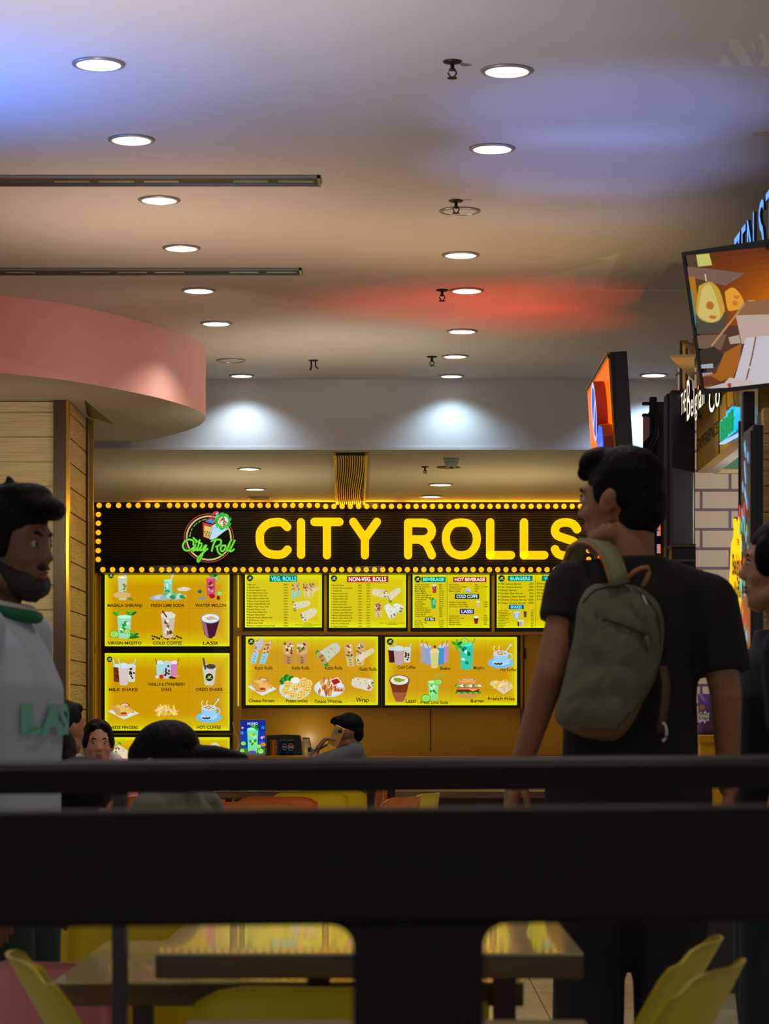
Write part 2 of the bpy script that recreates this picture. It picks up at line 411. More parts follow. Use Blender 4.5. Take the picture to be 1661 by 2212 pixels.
b = MB(); b.lathe((x,d,ZL-.004), [(.056,-.0006),(.056,-.015),(.05,-.02)], 24); b.build('base', M['white_paint'], t, True)
b = MB(); b.lathe((x,d,ZL-.004), [(.05,-.02),(.046,-.042),(.034,-.054),(.012,-.058),(0,-.058)], 24); b.build('dome', M['white_paint'], t, True)
b = MB(); b.lathe((x,d,ZL-.004), [(.012,-.0585),(.011,-.066),(0,-.066)], 12); b.build('sensor', M['dark_metal'], t, True)
d = 18.3; x = (967-HX)*d/F
b = MB(); b.prism([(x-.08,d,ZL-.005),(x-.03,d-.05,ZL-.005),(x+.05,d-.04,ZL-.005),(x+.09,d+.02,ZL-.005),(x+.02,d+.09,ZL-.005),(x-.05,d+.07,ZL-.005)], (0,0,-.006))
tag(b.build('ceiling_hole', M['dark_metal'], loc=(x,d,ZL)), 'ragged dark hole in the low ceiling behind the smoke detector', 'ceiling hole')
# gold ribbed strip
t = thing('ribbed_panel', 'gold and black ribbed strip running along the low ceiling above the big letter T', 'ceiling panel', (-.35,19.3,ZL))
ya, yb = 17.32, 21.2; xa0, xa1 = (722-HX)*ya/F, (787-HX)*ya/F; xb0, xb1 = (727-HX)*yb/F, (783-HX)*yb/F
gm, bm = MB(), MB(); nr = 13; ns = 12
for k in range(nr):
    for j in range(ns):
        for (u0, u1, mb, zz) in ((k/nr, (k+.42)/nr, gm, .024), ((k+.42)/nr, (k+1)/nr, bm, .012)):
            q = []
            for s_, u in ((j/ns,u0),(j/ns,u1),((j+1)/ns,u1),((j+1)/ns,u0)):
                wob = .012*math.sin(5*s_+1)
                q.append((xa0+(xb0-xa0)*s_+((xa1-xa0)*(1-s_)+(xb1-xb0)*s_)*u+wob, ya+(yb-ya)*s_, ZL-zz-.006+.005*math.sin(9*s_)))
            mb.prism(q, (0,0,.006))
gm.build('rib', M['gold_foil'], t); bm.build('groove', mat('groove_black',(12,11,10),.8), t)
b = MB()
for (a0, c0) in ((xa0-.012, xb0-.012), (xa1, xb1)):
    b.prism([(a0+.006,ya-.02,ZL-.03),(a0+.022,ya-.02,ZL-.03),(c0+.022,yb,ZL-.03),(c0+.006,yb,ZL-.03)], (0,0,.024))
b.build('edge_strip', M['gold_foil'], t)
# ================================================================== PRINT AND LETTERING
_tc = {}
def text_shape(s, bold=0.0):
    k = (s, bold)
    if k in _tc: return _tc[k]
    cu = bpy.data.curves.new('t', 'FONT'); cu.body = s; cu.size = 1; cu.resolution_u = 3; cu.offset = bold; cu.fill_mode = 'FRONT'
    o = bpy.data.objects.new('t', cu); ev = evaluated(o); me = ev.to_mesh()
    vs = [(v.co.x, v.co.y) for v in me.vertices]; fs = [tuple(p.vertices) for p in me.polygons]
    ev.to_mesh_clear(); bpy.data.objects.remove(o); bpy.data.curves.remove(cu)
    _tc[k] = (vs, fs); return _tc[k]
_h = text_shape('H')[0]; CAPH = max(v[1] for v in _h)

def stroke(pts, w, closed=False, caps=True):
    """outline of a brush stroke with round ends -> 2-D polygons"""
    out = []; r = w/2
    for a, c in zip(pts, pts[1:]+([pts[0]] if closed else [])):
        dx, dy = c[0]-a[0], c[1]-a[1]; L = math.hypot(dx, dy) or 1; nx, ny = -dy/L*r, dx/L*r
        out.append([(a[0]+nx,a[1]+ny),(a[0]-nx,a[1]-ny),(c[0]-nx,c[1]-ny),(c[0]+nx,c[1]+ny)])
    if caps:
        for p in pts: out.append([(p[0]+r*math.cos(t*PI/6), p[1]+r*math.sin(t*PI/6)) for t in range(12)])
    return out
def ribbon(pts, w):
    """one clean closed outline of an open stroke with round ends"""
    r = w/2; L, R = [], []; n = len(pts)
    for i, p in enumerate(pts):
        a = pts[max(i-1,0)]; c = pts[min(i+1,n-1)]; dx, dy = c[0]-a[0], c[1]-a[1]; l = math.hypot(dx,dy) or 1
        L.append((p[0]-dy/l*r, p[1]+dx/l*r)); R.append((p[0]+dy/l*r, p[1]-dx/l*r))
    def cap(p, q):
        t0 = math.atan2(p[1]-q[1], p[0]-q[0])
        return [(q[0]+r*math.cos(t0-k*PI/8), q[1]+r*math.sin(t0-k*PI/8)) for k in range(1, 8)]
    return L+cap(L[-1], pts[-1])+R[::-1]+cap(R[0], pts[0])
def arc(cx, cy, rx, ry, a0, a1, n=16):
    return [(cx+rx*math.cos(math.radians(a0+(a1-a0)*k/n)), cy+ry*math.sin(math.radians(a0+(a1-a0)*k/n))) for k in range(n+1)]
def spline(p, n=5):
    q = []; m = len(p)
    for i in range(m-1):
        a, b_, c, d = p[max(i-1,0)], p[i], p[i+1], p[min(i+2,m-1)]
        for k in range(n):
            t = k/n
            q.append(tuple(.5*((2*b_[j])+(-a[j]+c[j])*t+(2*a[j]-5*b_[j]+4*c[j]-d[j])*t*t+(-a[j]+3*b_[j]-3*c[j]+d[j])*t**3) for j in (0,1)))
    return q+[p[-1]]

class Print:
    """flat inks laid on a board; T maps drawing coordinates to a 3-D point on the board, N points off it"""
    def __init__(s, T, N, first=0): s.T = T; s.N = Vector(N); s.k = first; s.mb = MB()
    def poly(s, pts, col):
        s.k += 1; o = s.N*(.0016+.00011*s.k)
        s.mb.add([Vector(s.T(*p))+o for p in pts], [tuple(range(len(pts)))], 0, lin(col))
    def polys(s, ps, col):
        s.k += 1; o = s.N*(.0016+.00011*s.k)
        for i, pts in enumerate(ps):
            s.mb.add([Vector(s.T(*p))+o+s.N*(.000004*(i % 20)) for p in pts], [tuple(range(len(pts)))], 0, lin(col))
    def ell(s, cx, cy, rx, ry, col, rot=0, a0=0, a1=360, n=20):
        c, d = math.cos(math.radians(rot)), math.sin(math.radians(rot)); pts = []
        full = abs(a1-a0) >= 360
        for k in range(n if full else n+1):
            t = math.radians(a0+(a1-a0)*k/n); x, y = rx*math.cos(t), ry*math.sin(t)
            pts.append((cx+x*c-y*d, cy+x*d+y*c))
        s.poly(pts, col)
    def line(s, pts, w, col): s.polys(stroke(pts, w), col)
    def rect(s, x0, y0, x1, y1, col): s.poly([(x0,y0),(x1,y0),(x1,y1),(x0,y1)], col)
    def blob(s, cx, cy, rx, ry, col, rot=0, rough=.15, n=16, seed=0):
        rn = random.Random(seed+int(cx*7+cy*13)); c, d = math.cos(math.radians(rot)), math.sin(math.radians(rot)); pts = []
        for k in range(n):
            t = 2*PI*k/n; q = 1+rn.uniform(-rough, rough); x, y = rx*q*math.cos(t), ry*q*math.sin(t)
            pts.append((cx+x*c-y*d, cy+x*d+y*c))
        s.poly(pts, col)
    def text(s, t, x0, x1, base, cap, col, bold=.03, rot=0):
        vs, fs = text_shape(t, bold)
        if not vs: return
        a = min(v[0] for v in vs); c = max(v[0] for v in vs)
        if x1 is None: k = cap/CAPH
        else: k = (x1-x0)/max(c-a, 1e-6)
        ky = cap/CAPH; s.k += 1; o = s.N*(.0016+.00011*s.k); cr, sr = math.cos(rot), math.sin(rot)
        out = []
        for v in vs:
            x, y = (v[0]-a)*k, -v[1]*ky
            out.append(Vector(s.T(x0+x*cr-y*sr, base+x*sr+y*cr))+o)
        s.mb.add(out, fs, 0, lin(col))
    def build(s, name, parent, m=None, label=None):
        o = s.mb.build(name, m or M['ink'], parent)
        if label: o['label'] = label
        return o

def crop(ox, oy, sc_, d):
    def T(x, y): return P(ox+x/sc_, oy+y/sc_, d)
    return T

# ---- food and drink pictures, drawn round (cx, cy) in the drawing's own units
WH, CR, BR, GR, DK = (240,244,250), (228,214,160), (150,84,36), (40,150,40), (24,18,10)
def d_tumbler(p, cx, top, bot, wt, wb, col, liq=None, deco=None, straw=None, foam=None):
    p.poly([(cx-wt,top),(cx+wt,top),(cx+wb,bot),(cx-wb,bot)], col)
    p.ell(cx, bot, wb, wb*.25, col); p.ell(cx, top, wt, wt*.25, tuple(min(255,int(c*1.15+10)) for c in col))
    rn = random.Random(int(cx+top))
    if liq:
        for k in range(9):
            t = rn.uniform(.15,.85); w_ = (wt+(wb-wt)*t)*.6
            p.blob(cx+rn.uniform(-w_,w_), top+(bot-top)*t, wt*.3, (bot-top)*.07, liq[k % len(liq)], rn.uniform(0,90), .3, 9, k)
    if foam:
        p.ell(cx, top, wt*.9, wt*.25, foam)
        for k in range(5): p.blob(cx+(k-2)*wt*.35, top-wt*.2-(.25*wt if k in (1,2,3) else 0), wt*.36, wt*.3, foam, 0, .2, 10, k)
    if straw: p.line([(cx+straw[0]*wt, top+2), (cx+straw[1]*wt, top-straw[2])], straw[3], straw[4])
def d_logo(p, cx, cy, r):
    p.ell(cx, cy, r, r, (30,34,10)); p.ell(cx, cy, r*.86, r*.86, (60,64,16)); p.ell(cx, cy, r*.78, r*.78, (22,26,8))
    p.poly([(cx-.1*r,cy+.5*r),(cx+.1*r,cy-.5*r),(cx+.55*r,cy-.35*r)], (210,214,180)); p.poly([(cx-.4*r,cy+.1*r),(cx-.3*r,cy-.4*r),(cx+.05*r,cy-.3*r),(cx-.05*r,cy+.25*r)], (180,180,60))
    p.line([(cx-.7*r,cy+.35*r),(cx,cy+.25*r),(cx+.7*r,cy+.35*r)], r*.22, (120,190,60))
def d_mint(p, cx, cy, s_, n=3):
    for k in range(n):
        a = -150+k*60; x, y = cx+s_*.6*math.cos(math.radians(a)), cy+s_*.6*math.sin(math.radians(a))
        p.ell(x, y, s_*.6, s_*.28, ((50,160,30),(90,190,50),(20,110,30))[k % 3], a)
def d_lime(p, cx, cy, r):
    p.ell(cx, cy, r, r*.8, (60,160,40)); p.ell(cx, cy, r*.82, r*.64, (200,240,150)); p.ell(cx, cy, r*.7, r*.52, (150,220,90))
def d_cup(p, cx, cy, s_):
    p.ell(cx, cy+s_*.55, s_*1.15, s_*.5, (120,190,235)); p.ell(cx, cy+s_*.5, s_*.8, s_*.3, (170,215,245))
    p.line(arc(cx+s_*.72, cy, s_*.3, s_*.28, -90, 120, 10), s_*.1, (170,215,240))
    p.poly([(cx-s_*.68,cy-s_*.3)]+[(cx+s_*.66*math.cos(t), cy-s_*.05+s_*.62*math.sin(t)) for t in [PI*(1-k/10) for k in range(11)]]+[(cx+s_*.68,cy-s_*.3)], (150,205,240))
    p.ell(cx, cy-s_*.3, s_*.68, s_*.25, (200,228,240)); p.ell(cx, cy-s_*.3, s_*.6, s_*.2, (215,205,170))
    for k in range(9): p.ell(cx+s_*.4*math.cos(k*2.4)*((k%3+1)/3), cy-s_*.32+s_*.13*math.sin(k*2.4), s_*.06, s_*.04, (90,60,40))
    p.line([(cx+s_*.35,cy-s_*.35),(cx+s_*.8,cy-s_*.95)], s_*.09, (190,220,240)); p.ell(cx+s_*.86, cy-s_*1.02, s_*.09, s_*.15, (190,220,240), 30)
    for dx in (-.55, -.1): p.line(spline([(cx+s_*dx,cy-s_*.5),(cx+s_*(dx-.1),cy-s_*.72),(cx+s_*dx,cy-s_*.95)]), s_*.07, (225,235,215))
    for k in range(5): p.ell(cx-s_*.5+k*s_*.14, cy+s_*(.62+.04*(k%2)), s_*.1, s_*.07, (60,34,20), 30*k)
def d_roll(p, cx, cy, L, r, ang, fill=((230,225,200),(190,60,30),(90,150,40),(240,235,220)), skin=(226,214,178), lettuce=False, paper=None):
    c, d = math.cos(math.radians(ang)), math.sin(math.radians(ang))
    def q(u, v): return (cx+u*c-v*d, cy+u*d+v*c)
    p.poly([q(-L,-r*.95), q(L*.7,-r*.75), q(L,-r*.4), q(L,r*.4), q(L*.7,r*.75), q(-L,r*.95)], skin)
    if paper: p.poly([q(-L*.1,-r*.9), q(L,-r*.85), q(L,r*.85), q(-L*.1,r*.9)], paper)
    rn = random.Random(int(cx*3+cy))
    if lettuce:
        for k in range(7): x, y = q(-L*1.05, r*(k-3)*.36); p.blob(x, y, r*.34, r*.34, ((60,150,30),(110,190,60))[k%2], 0, .3, 9, k)
    x, y = q(-L, 0); p.ell(x, y, r*.45, r*.98, tuple(int(v*.85) for v in skin), ang); p.ell(x, y, r*.38, r*.85, fill[0], ang)
    for k in range(8):
        x, y = q(-L+rn.uniform(-.25,.25)*r, rn.uniform(-.65,.65)*r); p.blob(x, y, r*.2, r*.17, fill[1+k % (len(fill)-1)], rn.uniform(0,90), .3, 8, k)
    for k in range(8):
        x, y = q(rn.uniform(-.7,.8)*L, rn.uniform(-.6,.6)*r); p.ell(x, y, r*.12, r*.05, (170,128,70), ang+70)
def d_kathi(p, cx, top, bot, w_, lean=0, paper=(150,205,225)):
    m = top+(bot-top)*.55
    def q(x, y): return (cx+x+lean*(bot-y)/(bot-top), y)
    p.poly([q(-w_,top+w_*.5), q(-w_*.3,top), q(w_*.5,top-w_*.1), q(w_,top+w_*.6), q(w_*.8,bot), q(-w_*.8,bot)], (214,170,110))
    rn = random.Random(int(cx*5+top))
    for k in range(14): x, y = q(rn.uniform(-.75,.75)*w_, rn.uniform(top+w_*.3, m)); p.blob(x, y, w_*.28, w_*.2, ((120,50,24),(232,222,200),(160,80,40),(90,120,30))[k%4], rn.uniform(0,90), .3, 8, k)
    p.poly([q(-w_*.95,m-w_*.1), q(w_*.1,m+w_*.3), q(w_*.95,m-w_*.2), q(w_*.8,bot), q(-w_*.8,bot)], paper)
    for k in range(3): x, y = q(0, m+(bot-m)*(.35+.25*k)); p.blob(x, y, w_*.3, w_*.14, tuple(int(v*.7) for v in paper), 20, .3, 8, k)
def d_fries(p, cx, cy, w_, h_, plate=True, n=22, cols=((236,200,110),(224,170,80),(246,222,150))):
    if plate: p.poly([(cx-w_,cy-h_*.1),(cx-w_*.1,cy+h_*.9),(cx+w_*.95,cy+h_*.3),(cx+w_*.2,cy-h_*.3)], (222,220,205))
    rn = random.Random(int(cx+cy))
    for k in range(n):
        a = rn.uniform(-1.3,1.3); x, y = cx+rn.uniform(-.6,.6)*w_, cy+rn.uniform(-.2,.35)*h_; L = h_*.5
        p.line([(x-L*math.sin(a)*.6,y+L*math.cos(a)*.4),(x+L*math.sin(a)*1.1,y-L*math.cos(a))], w_*.085, cols[k%3])
def d_fingers(p, cx, cy, w_, h_):
    p.poly([(cx-w_,cy),(cx+w_*.05,cy+h_),(cx+w_,cy+h_*.25),(cx+w_*.1,cy-h_*.6)], (215,228,235))
    p.ell(cx+w_*.1, cy-h_*.72, w_*.3, h_*.28, (150,40,30)); p.ell(cx+w_*.1, cy-h_*.74, w_*.24, h_*.2, (226,200,170))
    for k, (x, y, a) in enumerate([(-.45,-.35,25),(-.1,-.5,10),(.4,-.25,40),(.05,-.1,-20),(-.35,.1,30),(.25,.2,-25),(-.1,.4,5)]):
        p.ell(cx+x*w_, cy+y*h_, w_*.4, h_*.22, ((214,158,70),(232,186,100))[k%2], a)
    p.blob(cx+w_*.05, cy+h_*.25, w_*.2, h_*.16, (170,70,30))
def d_smiley(p, cx, cy, r):
    p.ell(cx, cy, r, r, (226,176,70)); p.ell(cx, cy, r*.88, r*.88, (244,208,110))
    for s_ in (-1,1): p.ell(cx+s_*r*.32, cy-r*.25, r*.12, r*.14, (150,96,24))
    p.line(arc(cx, cy+r*.05, r*.48, r*.4, 20, 160, 8), r*.14, (150,96,24))
def d_burger(p, cx, cy, w_, h_):
    p.ell(cx, cy+h_*.62, w_*.82, h_*.24, (206,150,70))
    for k in range(9): p.blob(cx+(k-4)*w_*.22, cy+h_*.4, w_*.16, h_*.1, ((60,140,40),(120,190,60))[k%2], 0, .3, 8, k)
    p.poly([(cx-w_*.92,cy+.15*h_),(cx+w_*.92,cy+.12*h_),(cx+w_*.88,cy+.36*h_),(cx-w_*.88,cy+.36*h_)], (92,48,26))
    p.poly([(cx-w_*.9,cy+.08*h_),(cx+w_*.95,cy+.06*h_),(cx+w_*.4,cy+.3*h_),(cx+w_*.1,cy+.14*h_)], (240,176,50))
    p.poly([(cx-w_*.85,cy-.08*h_),(cx+w_*.85,cy-.08*h_),(cx+w_*.85,cy+.08*h_),(cx-w_*.85,cy+.08*h_)], (206,90,90))
    for k in range(9): p.blob(cx+(k-4)*w_*.23, cy-h_*.16, w_*.17, h_*.11, ((70,150,50),(150,205,80),(235,238,225))[k%3], 0, .3, 8, k+3)
    p.ell(cx, cy-h_*.25, w_*.88, h_*.62, (206,138,60), 0, 180, 360); p.ell(cx, cy-h_*.42, w_*.6, h_*.32, (224,164,84), 0, 180, 360)
    rn = random.Random(5)
    for k in range(26): p.ell(cx+rn.uniform(-.65,.65)*w_, cy-h_*rn.uniform(.32,.7), w_*.025, h_*.02, (248,232,190))

# ================================================================== THE MENU STALL
DS = 21.3
def S(px, py, d=DS): return P(px, py, d)
# ---- big sign
M['rib_black'] = mat('ribbed_black', (38,35,29), .28, bump=(3,.3,(1,1,3)), coat=.7)
M['bulb'] = mat('bulb_amber', (255,190,40), .4, emis=(255,182,22), es=1.0)
M['letter_face'] = mat('letter_face', (255,200,20), .4, emis=(255,196,0), es=1.05)
M['letter_side'] = mat('letter_side', (255,170,10), .4, emis=(255,150,0), es=.8)
M['silver_tape'] = mat('silver_tape', (120,126,140), .3, .4, bump=(20,.5))
sx0, sx1 = S(205,1085).x, S(1283,1085).x; sz0, sz1 = S(0,1238).z, S(0,1085.5).z
sign = thing('shop_sign', 'wide black ribbed sign framed by amber bulbs, reading CITY ROLLS in big yellow letters', 'shop sign', ((sx0+sx1)/2, DS, sz0))
b = MB(); b.box(sx0, DS+.012, sz0, sx1, DS+.35, sz1); b.build('cabinet', M['black'], sign)
fw = .062
b = MB()
for (a0, c0, a1, c1) in ((sx0,sz1-fw,sx1,sz1),(sx0,sz0,sx1,sz0+fw),(sx0,sz0+fw,sx0+fw,sz1-fw),(sx1-fw,sz0+fw,sx1,sz1-fw)):
    b.box(a0, DS-.03, c0, a1, DS+.012, c1)
b.build('bulb_frame', M['black'], sign, bevel=.004)
b = MB(); nz = 24; zz0, zz1 = sz0+fw, sz1-fw; prof = []
for k in range(nz):
    for j in range(6):
        t = j/6; prof.append((DS+.008-.013*math.sin(PI*t), zz0+(zz1-zz0)*(k+t)/nz))
prof.append((DS+.008, zz1)); xa, xb = sx0+fw, sx1-fw
b.add([(x,y,z) for y,z in prof for x in (xa,xb)], [(2*i,2*i+1,2*i+3,2*i+2) for i in range(len(prof)-1)])
b.build('ribbed_face', M['rib_black'], sign, True)
b = MB()
for (x0,x1,y0,y1) in ((770,818,1087,1098),(324,425,1222,1236),(766,832,1223,1236)):
    pa, pb = S(x0,y1), S(x1,y0); b.box(pa.x, DS-.034, pa.z, pb.x, DS-.031, pb.z)
b.build('tape_patch', M['silver_tape'], sign)
top = [215,235,257,279,299,320,340,367]+[367+17.72*k for k in range(1, 51)]
top = [x for x in top if x < 1265]
bot = [223,244,264,285,307,328.5,350]+[366+17.72*k for k in range(0, 52)]
bot = [x for x in bot if x < 1280]
side = [1112,1131,1151,1170,1190,1209]
bulb0 = None; allb = [(x,1092.5+ (2 if x > 700 else 0)) for x in top]+[(x,1231) for x in bot]+[(213.5-.1*i,y) for i,y in enumerate(side)]+[(1271,y) for y in [1093]+side]
shown = [q for q in allb if q[0] < 1190 or q[1] < 1115][:100]; rest = [q for q in allb if q not in shown]
def bulb_mesh(mb, px, py):
    c = S(px, py); mb.lathe((c.x, 0, 0), [], 4) if False else None
    n = 16; prof = [(.0225,0),(.0215,-.008),(.017,-.016),(.009,-.021),(0,-.0225)]; vs = []; fs = []
    for r_, y_ in prof:
        for k in range(n): vs.append((c.x+r_*math.cos(2*PI*k/n), DS-.03+y_, c.z+r_*math.sin(2*PI*k/n)))
    for i in range(len(prof)-1):
        for k in range(n): fs.append((i*n+k, i*n+(k+1)%n, (i+1)*n+(k+1)%n, (i+1)*n+k))
    mb.add(vs, fs)
c0 = S(*shown[0])
for i, q in enumerate(shown):
    if i == 0:
        b = MB(); bulb_mesh(b, *q); bulb0 = b.build('bulb', M['bulb'], sign, True)
    else:
        c = S(*q); nb = bulb0.copy(); COL.objects.link(nb); nb.location = (c.x-c0.x, 0, c.z-c0.z)
b = MB()
for q in rest: bulb_mesh(b, *q)
o = b.build('bulb', M['bulb'], sign, True); o['kind'] = 'stuff'
W_ = 17.5
LET = {'C': [spline([(620,1138),(610,1129),(596,1127.5),(577,1132),(563,1147),(561,1164),(564,1180),(577,1194),(596,1198),(611,1196),(621,1187)])],
 'I': [[(650,1128),(650,1198)]], 'T': [[(679,1127),(733,1127)],[(706,1129),(706,1199)]],
 'Y': [[(763,1127),(788,1163),(814,1127)],[(788,1160),(788,1199)]],
 'R': [[(881.5,1130),(881.5,1199)], [(881.5,1129),(914,1129)]+arc(914,1147,19,18,-90,90,10)+[(881.5,1165)], spline([(908,1166),(921,1175),(933,1199)])],
 'O': [spline([(996.5,1128.5),(978,1132),(966,1147),(963,1164),(967,1181),(979,1195),(996.5,1199.5),(1014,1195),(1026,1181),(1030,1164),(1026,1147),(1014,1132),(996.5,1128.5)])],
 'L': [[(1059,1128),(1059,1199),(1104,1199)]], 'L2': [[(1132,1128),(1132,1199),(1176,1199)]],
 'S': [spline([(1247,1143),(1238,1132),(1222,1128),(1206,1132),(1199,1144),(1204,1156),(1222,1163),(1240,1170),(1247,1182),(1240,1195),(1222,1200),(1206,1196),(1199,1186)])]}
for nm, sts in LET.items():
    b = MB()
    for si, st in enumerate(sts):
        def q3(p, dd): return S(p[0], p[1], DS-.062-.0006*si+dd)
        ps = ribbon(st, W_) if len(st) > 3 and nm != 'O' else None
        if nm == 'L' or nm == 'L2' or nm == 'Y' or ps is None:
            for pg in ([ribbon(st, W_)] if len(st) == 2 else [ribbon([a, c], W_) for a, c in zip(st, st[1:])]) if nm != 'O' else []:
                b.prism([q3(p,0) for p in pg], (0,.04,0), 0)
            if nm == 'O':
                n = len(st)-1
                o_ = []; i_ = []
                for k in range(n):
                    a, c = st[(k-1) % n], st[(k+1) % n]; dx, dy = c[0]-a[0], c[1]-a[1]; l = math.hypot(dx,dy); r_ = W_/2
                    o_.append((st[k][0]-dy/l*r_, st[k][1]+dx/l*r_)); i_.append((st[k][0]+dy/l*r_, st[k][1]-dx/l*r_))
                vs = [q3(p,0) for p in o_]+[q3(p,0) for p in i_]+[q3(p,.04) for p in o_]+[q3(p,.04) for p in i_]
                fs = []
                for k in range(n):
                    j = (k+1) % n; fs += [(k,j,n+j,n+k),(k,2*n+k,2*n+j,j),(n+k,n+j,3*n+j,3*n+k)]
                b.add(vs, fs)
        else: b.prism([q3(p,0) for p in ps], (0,.04,0), 0)
    b.build('letter', M['letter_face'], sign)
# glow of the bulbs and letters on the low ceiling in front
for x in (-1.6, -.5, .6, 1.5):
    l_ = light('AREA', 'sign_light', (x, DS-.09, sz1-.05), (x, DS-.6, sz1+.5), 3.2 if x > -1 else 1.6, (255,165,10), shape='RECTANGLE', size=1.0, size_y=.03)
    l_.parent = sign; l_.matrix_parent_inverse = WM(sign).inverted()
# ---- round logo
lg = thing('round_logo', 'round backlit logo with a roll and a drink, green script reading City Roll', 'logo sign', S(450,1215,DS-.06))
T = crop(380, 1090, 11.073, DS-.05); b = MB()
b.prism([T(*q)+Vector((0,.0,0)) for q in arc(785,800,600,590,0,360,48)[:-1]], (0,.05,0)); b.build('back_plate', M['black'], lg)
p = Print(T, (0,-1,0)); p.ell(785,800,600,590,(150,60,70),n=48); p.ell(785,800,575,566,(34,12,6),n=48); p.ell(785,800,548,540,(206,190,120),n=48); p.ell(785,800,510,502,(20,16,8),n=48)
s_ = 'Taste will bring you again'
for k, ch in enumerate(s_):
    if ch == ' ': continue
    a = math.radians(183+k*82/len(s_)); x, y = 785+440*math.cos(a), 800+440*math.sin(a)
    p.text(ch, x, None, y, 34, (170,210,110), .02, a+PI/2)
p.build('ring', lg)
p = Print(T, (0,-1,0), 14)
p.poly([(640,425),(950,500),(800,830),(655,775)], (200,60,60)); p.poly([(680,500),(850,545),(790,800),(670,765)], (222,196,100))
for k in range(16): p.ell(690+((k*37) % 120), 640+((k*53) % 130), 11, 11, (70,40,20))
p.poly([(690,400)]+arc(840,440,110,130,190,350,10)+[(900,465)], (200,50,60)); p.poly([(700,405),(780,370),(850,340),(900,430),(890,460)], (40,150,230))
p.line(spline([(870,310),(890,230),(930,190),(1000,180)]), 44, (214,60,70)); p.line([(960,225),(1010,205)], 30, (190,210,245))
p.poly([(860,520),(970,440),(1250,590),(1160,640),(900,850),(800,830)], (186,222,240)); p.line([(890,540),(800,820)], 10, (90,120,150))
for k in range(9): p.blob(1120+150*math.cos(k*.7+.4), 400+150*math.sin(k*.7+.4), 60, 60, ((40,180,70),(90,210,90))[k%2], 0, .3, 10, k)
p.ell(1120,400,150,150,(60,170,70)); p.ell(1130,400,110,130,(230,220,190),60)
for k in range(12): p.blob(1130+70*math.cos(k*2.4)*((k%3+1)/3), 400+80*math.sin(k*2.4)*((k%3+1)/3), 30, 24, ((214,60,70),(236,240,245),(60,150,60),(170,60,40))[k%4], k*30, .3, 8, k)
p.line([(1030,330),(1050,450),(1120,550)], 26, (190,200,80)); p.build('roll_and_drink_emblem', lg)
p = Print(T, (0,-1,0), 90); GS = [(10,70,14),(120,226,60)]
for i, w_ in ((0, 64), (1, 40)):
    c = GS[i]
    for st in ([(415,960),(420,880),(350,840),(260,850),(190,920),(170,1010),(220,1090),(310,1100),(400,1050),(470,960)],
               [(470,980),(410,1090),(440,1100),(500,1040)], [(570,850),(540,980),(500,1090),(540,1090),(590,1030)],
               [(420,800),(510,880),(620,940)], [(620,980),(580,1090),(640,1080),(700,980)],
               [(730,980),(670,1120),(600,1280),(540,1370),(520,1310),(600,1200),(700,1110),(760,1060)],
               [(960,850),(900,960),(860,1110)], [(850,880),(960,840),(1070,850),(1080,930),(1010,990),(960,1010)], [(990,1010),(1000,1110),(1060,1190),(1130,1210)],
               [(1180,980),(1100,990),(1070,1070),(1110,1120),(1170,1070),(1190,990)], [(1330,840),(1270,960),(1220,1090),(1260,1100)], [(1410,860),(1350,980),(1290,1100),(1330,1120),(1390,1070)]):
        p.line(spline(st, 4), w_, c)
    p.ell(480, 905, w_*.5, w_*.5, c)
p.build('lettering', lg, label='green script reading City Roll')
M['yel_panel'] = lit_panel_mat('backlit_yellow_deep', (204,150,0), (226,235,0), .10)
M['yel_panel2'] = lit_panel_mat('backlit_yellow_bright', (214,196,0), (232,250,0), .07)
M['frame_black'] = mat('frame_black', (24,24,14), .35)

DB = 21.55
def board(x0, y0, x1, y1, name, label, cat='menu board', pm='yel_panel', fr=(6,6,6,6), group=None, depth=.06):
    a, c = P(x0, y1, DB), P(x1, y0, DB)
    t = thing(name, label, cat, ((a.x+c.x)/2, DB, a.z), group=group)
    b = MB(); b.box(a.x, DB, a.z, c.x, DB+.02, c.z); b.build('lit_panel', M[pm], t)
    s = DB/F; L, B_, R, U = [v*s for v in fr]
    b = MB(); y_ = DB-.03
    b.box(a.x-L, y_, a.z-B_, a.x, DB+.05, c.z+U); b.box(c.x, y_, a.z-B_, c.x+R, DB+.05, c.z+U)
    b.box(a.x, y_, a.z-B_, c.x, DB+.05, a.z); b.box(a.x, y_, c.z, c.x, DB+.05, c.z+U)
    b.build('frame', M['frame_black'], t, bevel=.003)
    return t
TX = (58,44,0)
# left column of three boards; drawing units: crop with origin (200,1220), 5.028 per pixel
T3 = crop(200, 1220, 5.028, DB); NB = (0,-1,0)
t1 = board(226.8, 1232, 496.2, 1396, 'drinks_board', 'upper left backlit yellow board with mojito, cold coffee and lassi pictures', fr=(8,7,6.5,2))
def pic(t, f, label=None, T=None, m=None):
    p = Print(T, NB, 0); f(p); return p.build('food_picture', t, m, label)
def f(p): d_tumbler(p, 325,135,375,50,40,(196,205,170),((120,130,60),(214,200,140),(120,140,70)),straw=(.5,.9,70,14,(190,220,235))); p.blob(320,330,95,35,(214,180,110)); p.ell(410,372,36,14,(110,140,60),20)
pic(t1, f, 'tall shikanji glass', T3)
def f(p):
    for k in range(6): p.blob(680+k*55,360-(k%2)*15,60,26,((160,180,200),(190,205,215))[k%2],0,.25,12,k)
    p.blob(990,265,70,24,(222,214,190)); d_tumbler(p, 820,170,330,46,42,(130,215,180),((30,140,90),(200,240,225)),straw=(.5,1.6,95,14,(190,230,230)))
    for k in range(6): p.blob(800+k*35,320+(k%3)*14,32,26,((90,190,130),(180,225,190),(40,150,90))[k%3],0,.25,10,k)
pic(t1, f, 'lime soda glass on ice', T3)
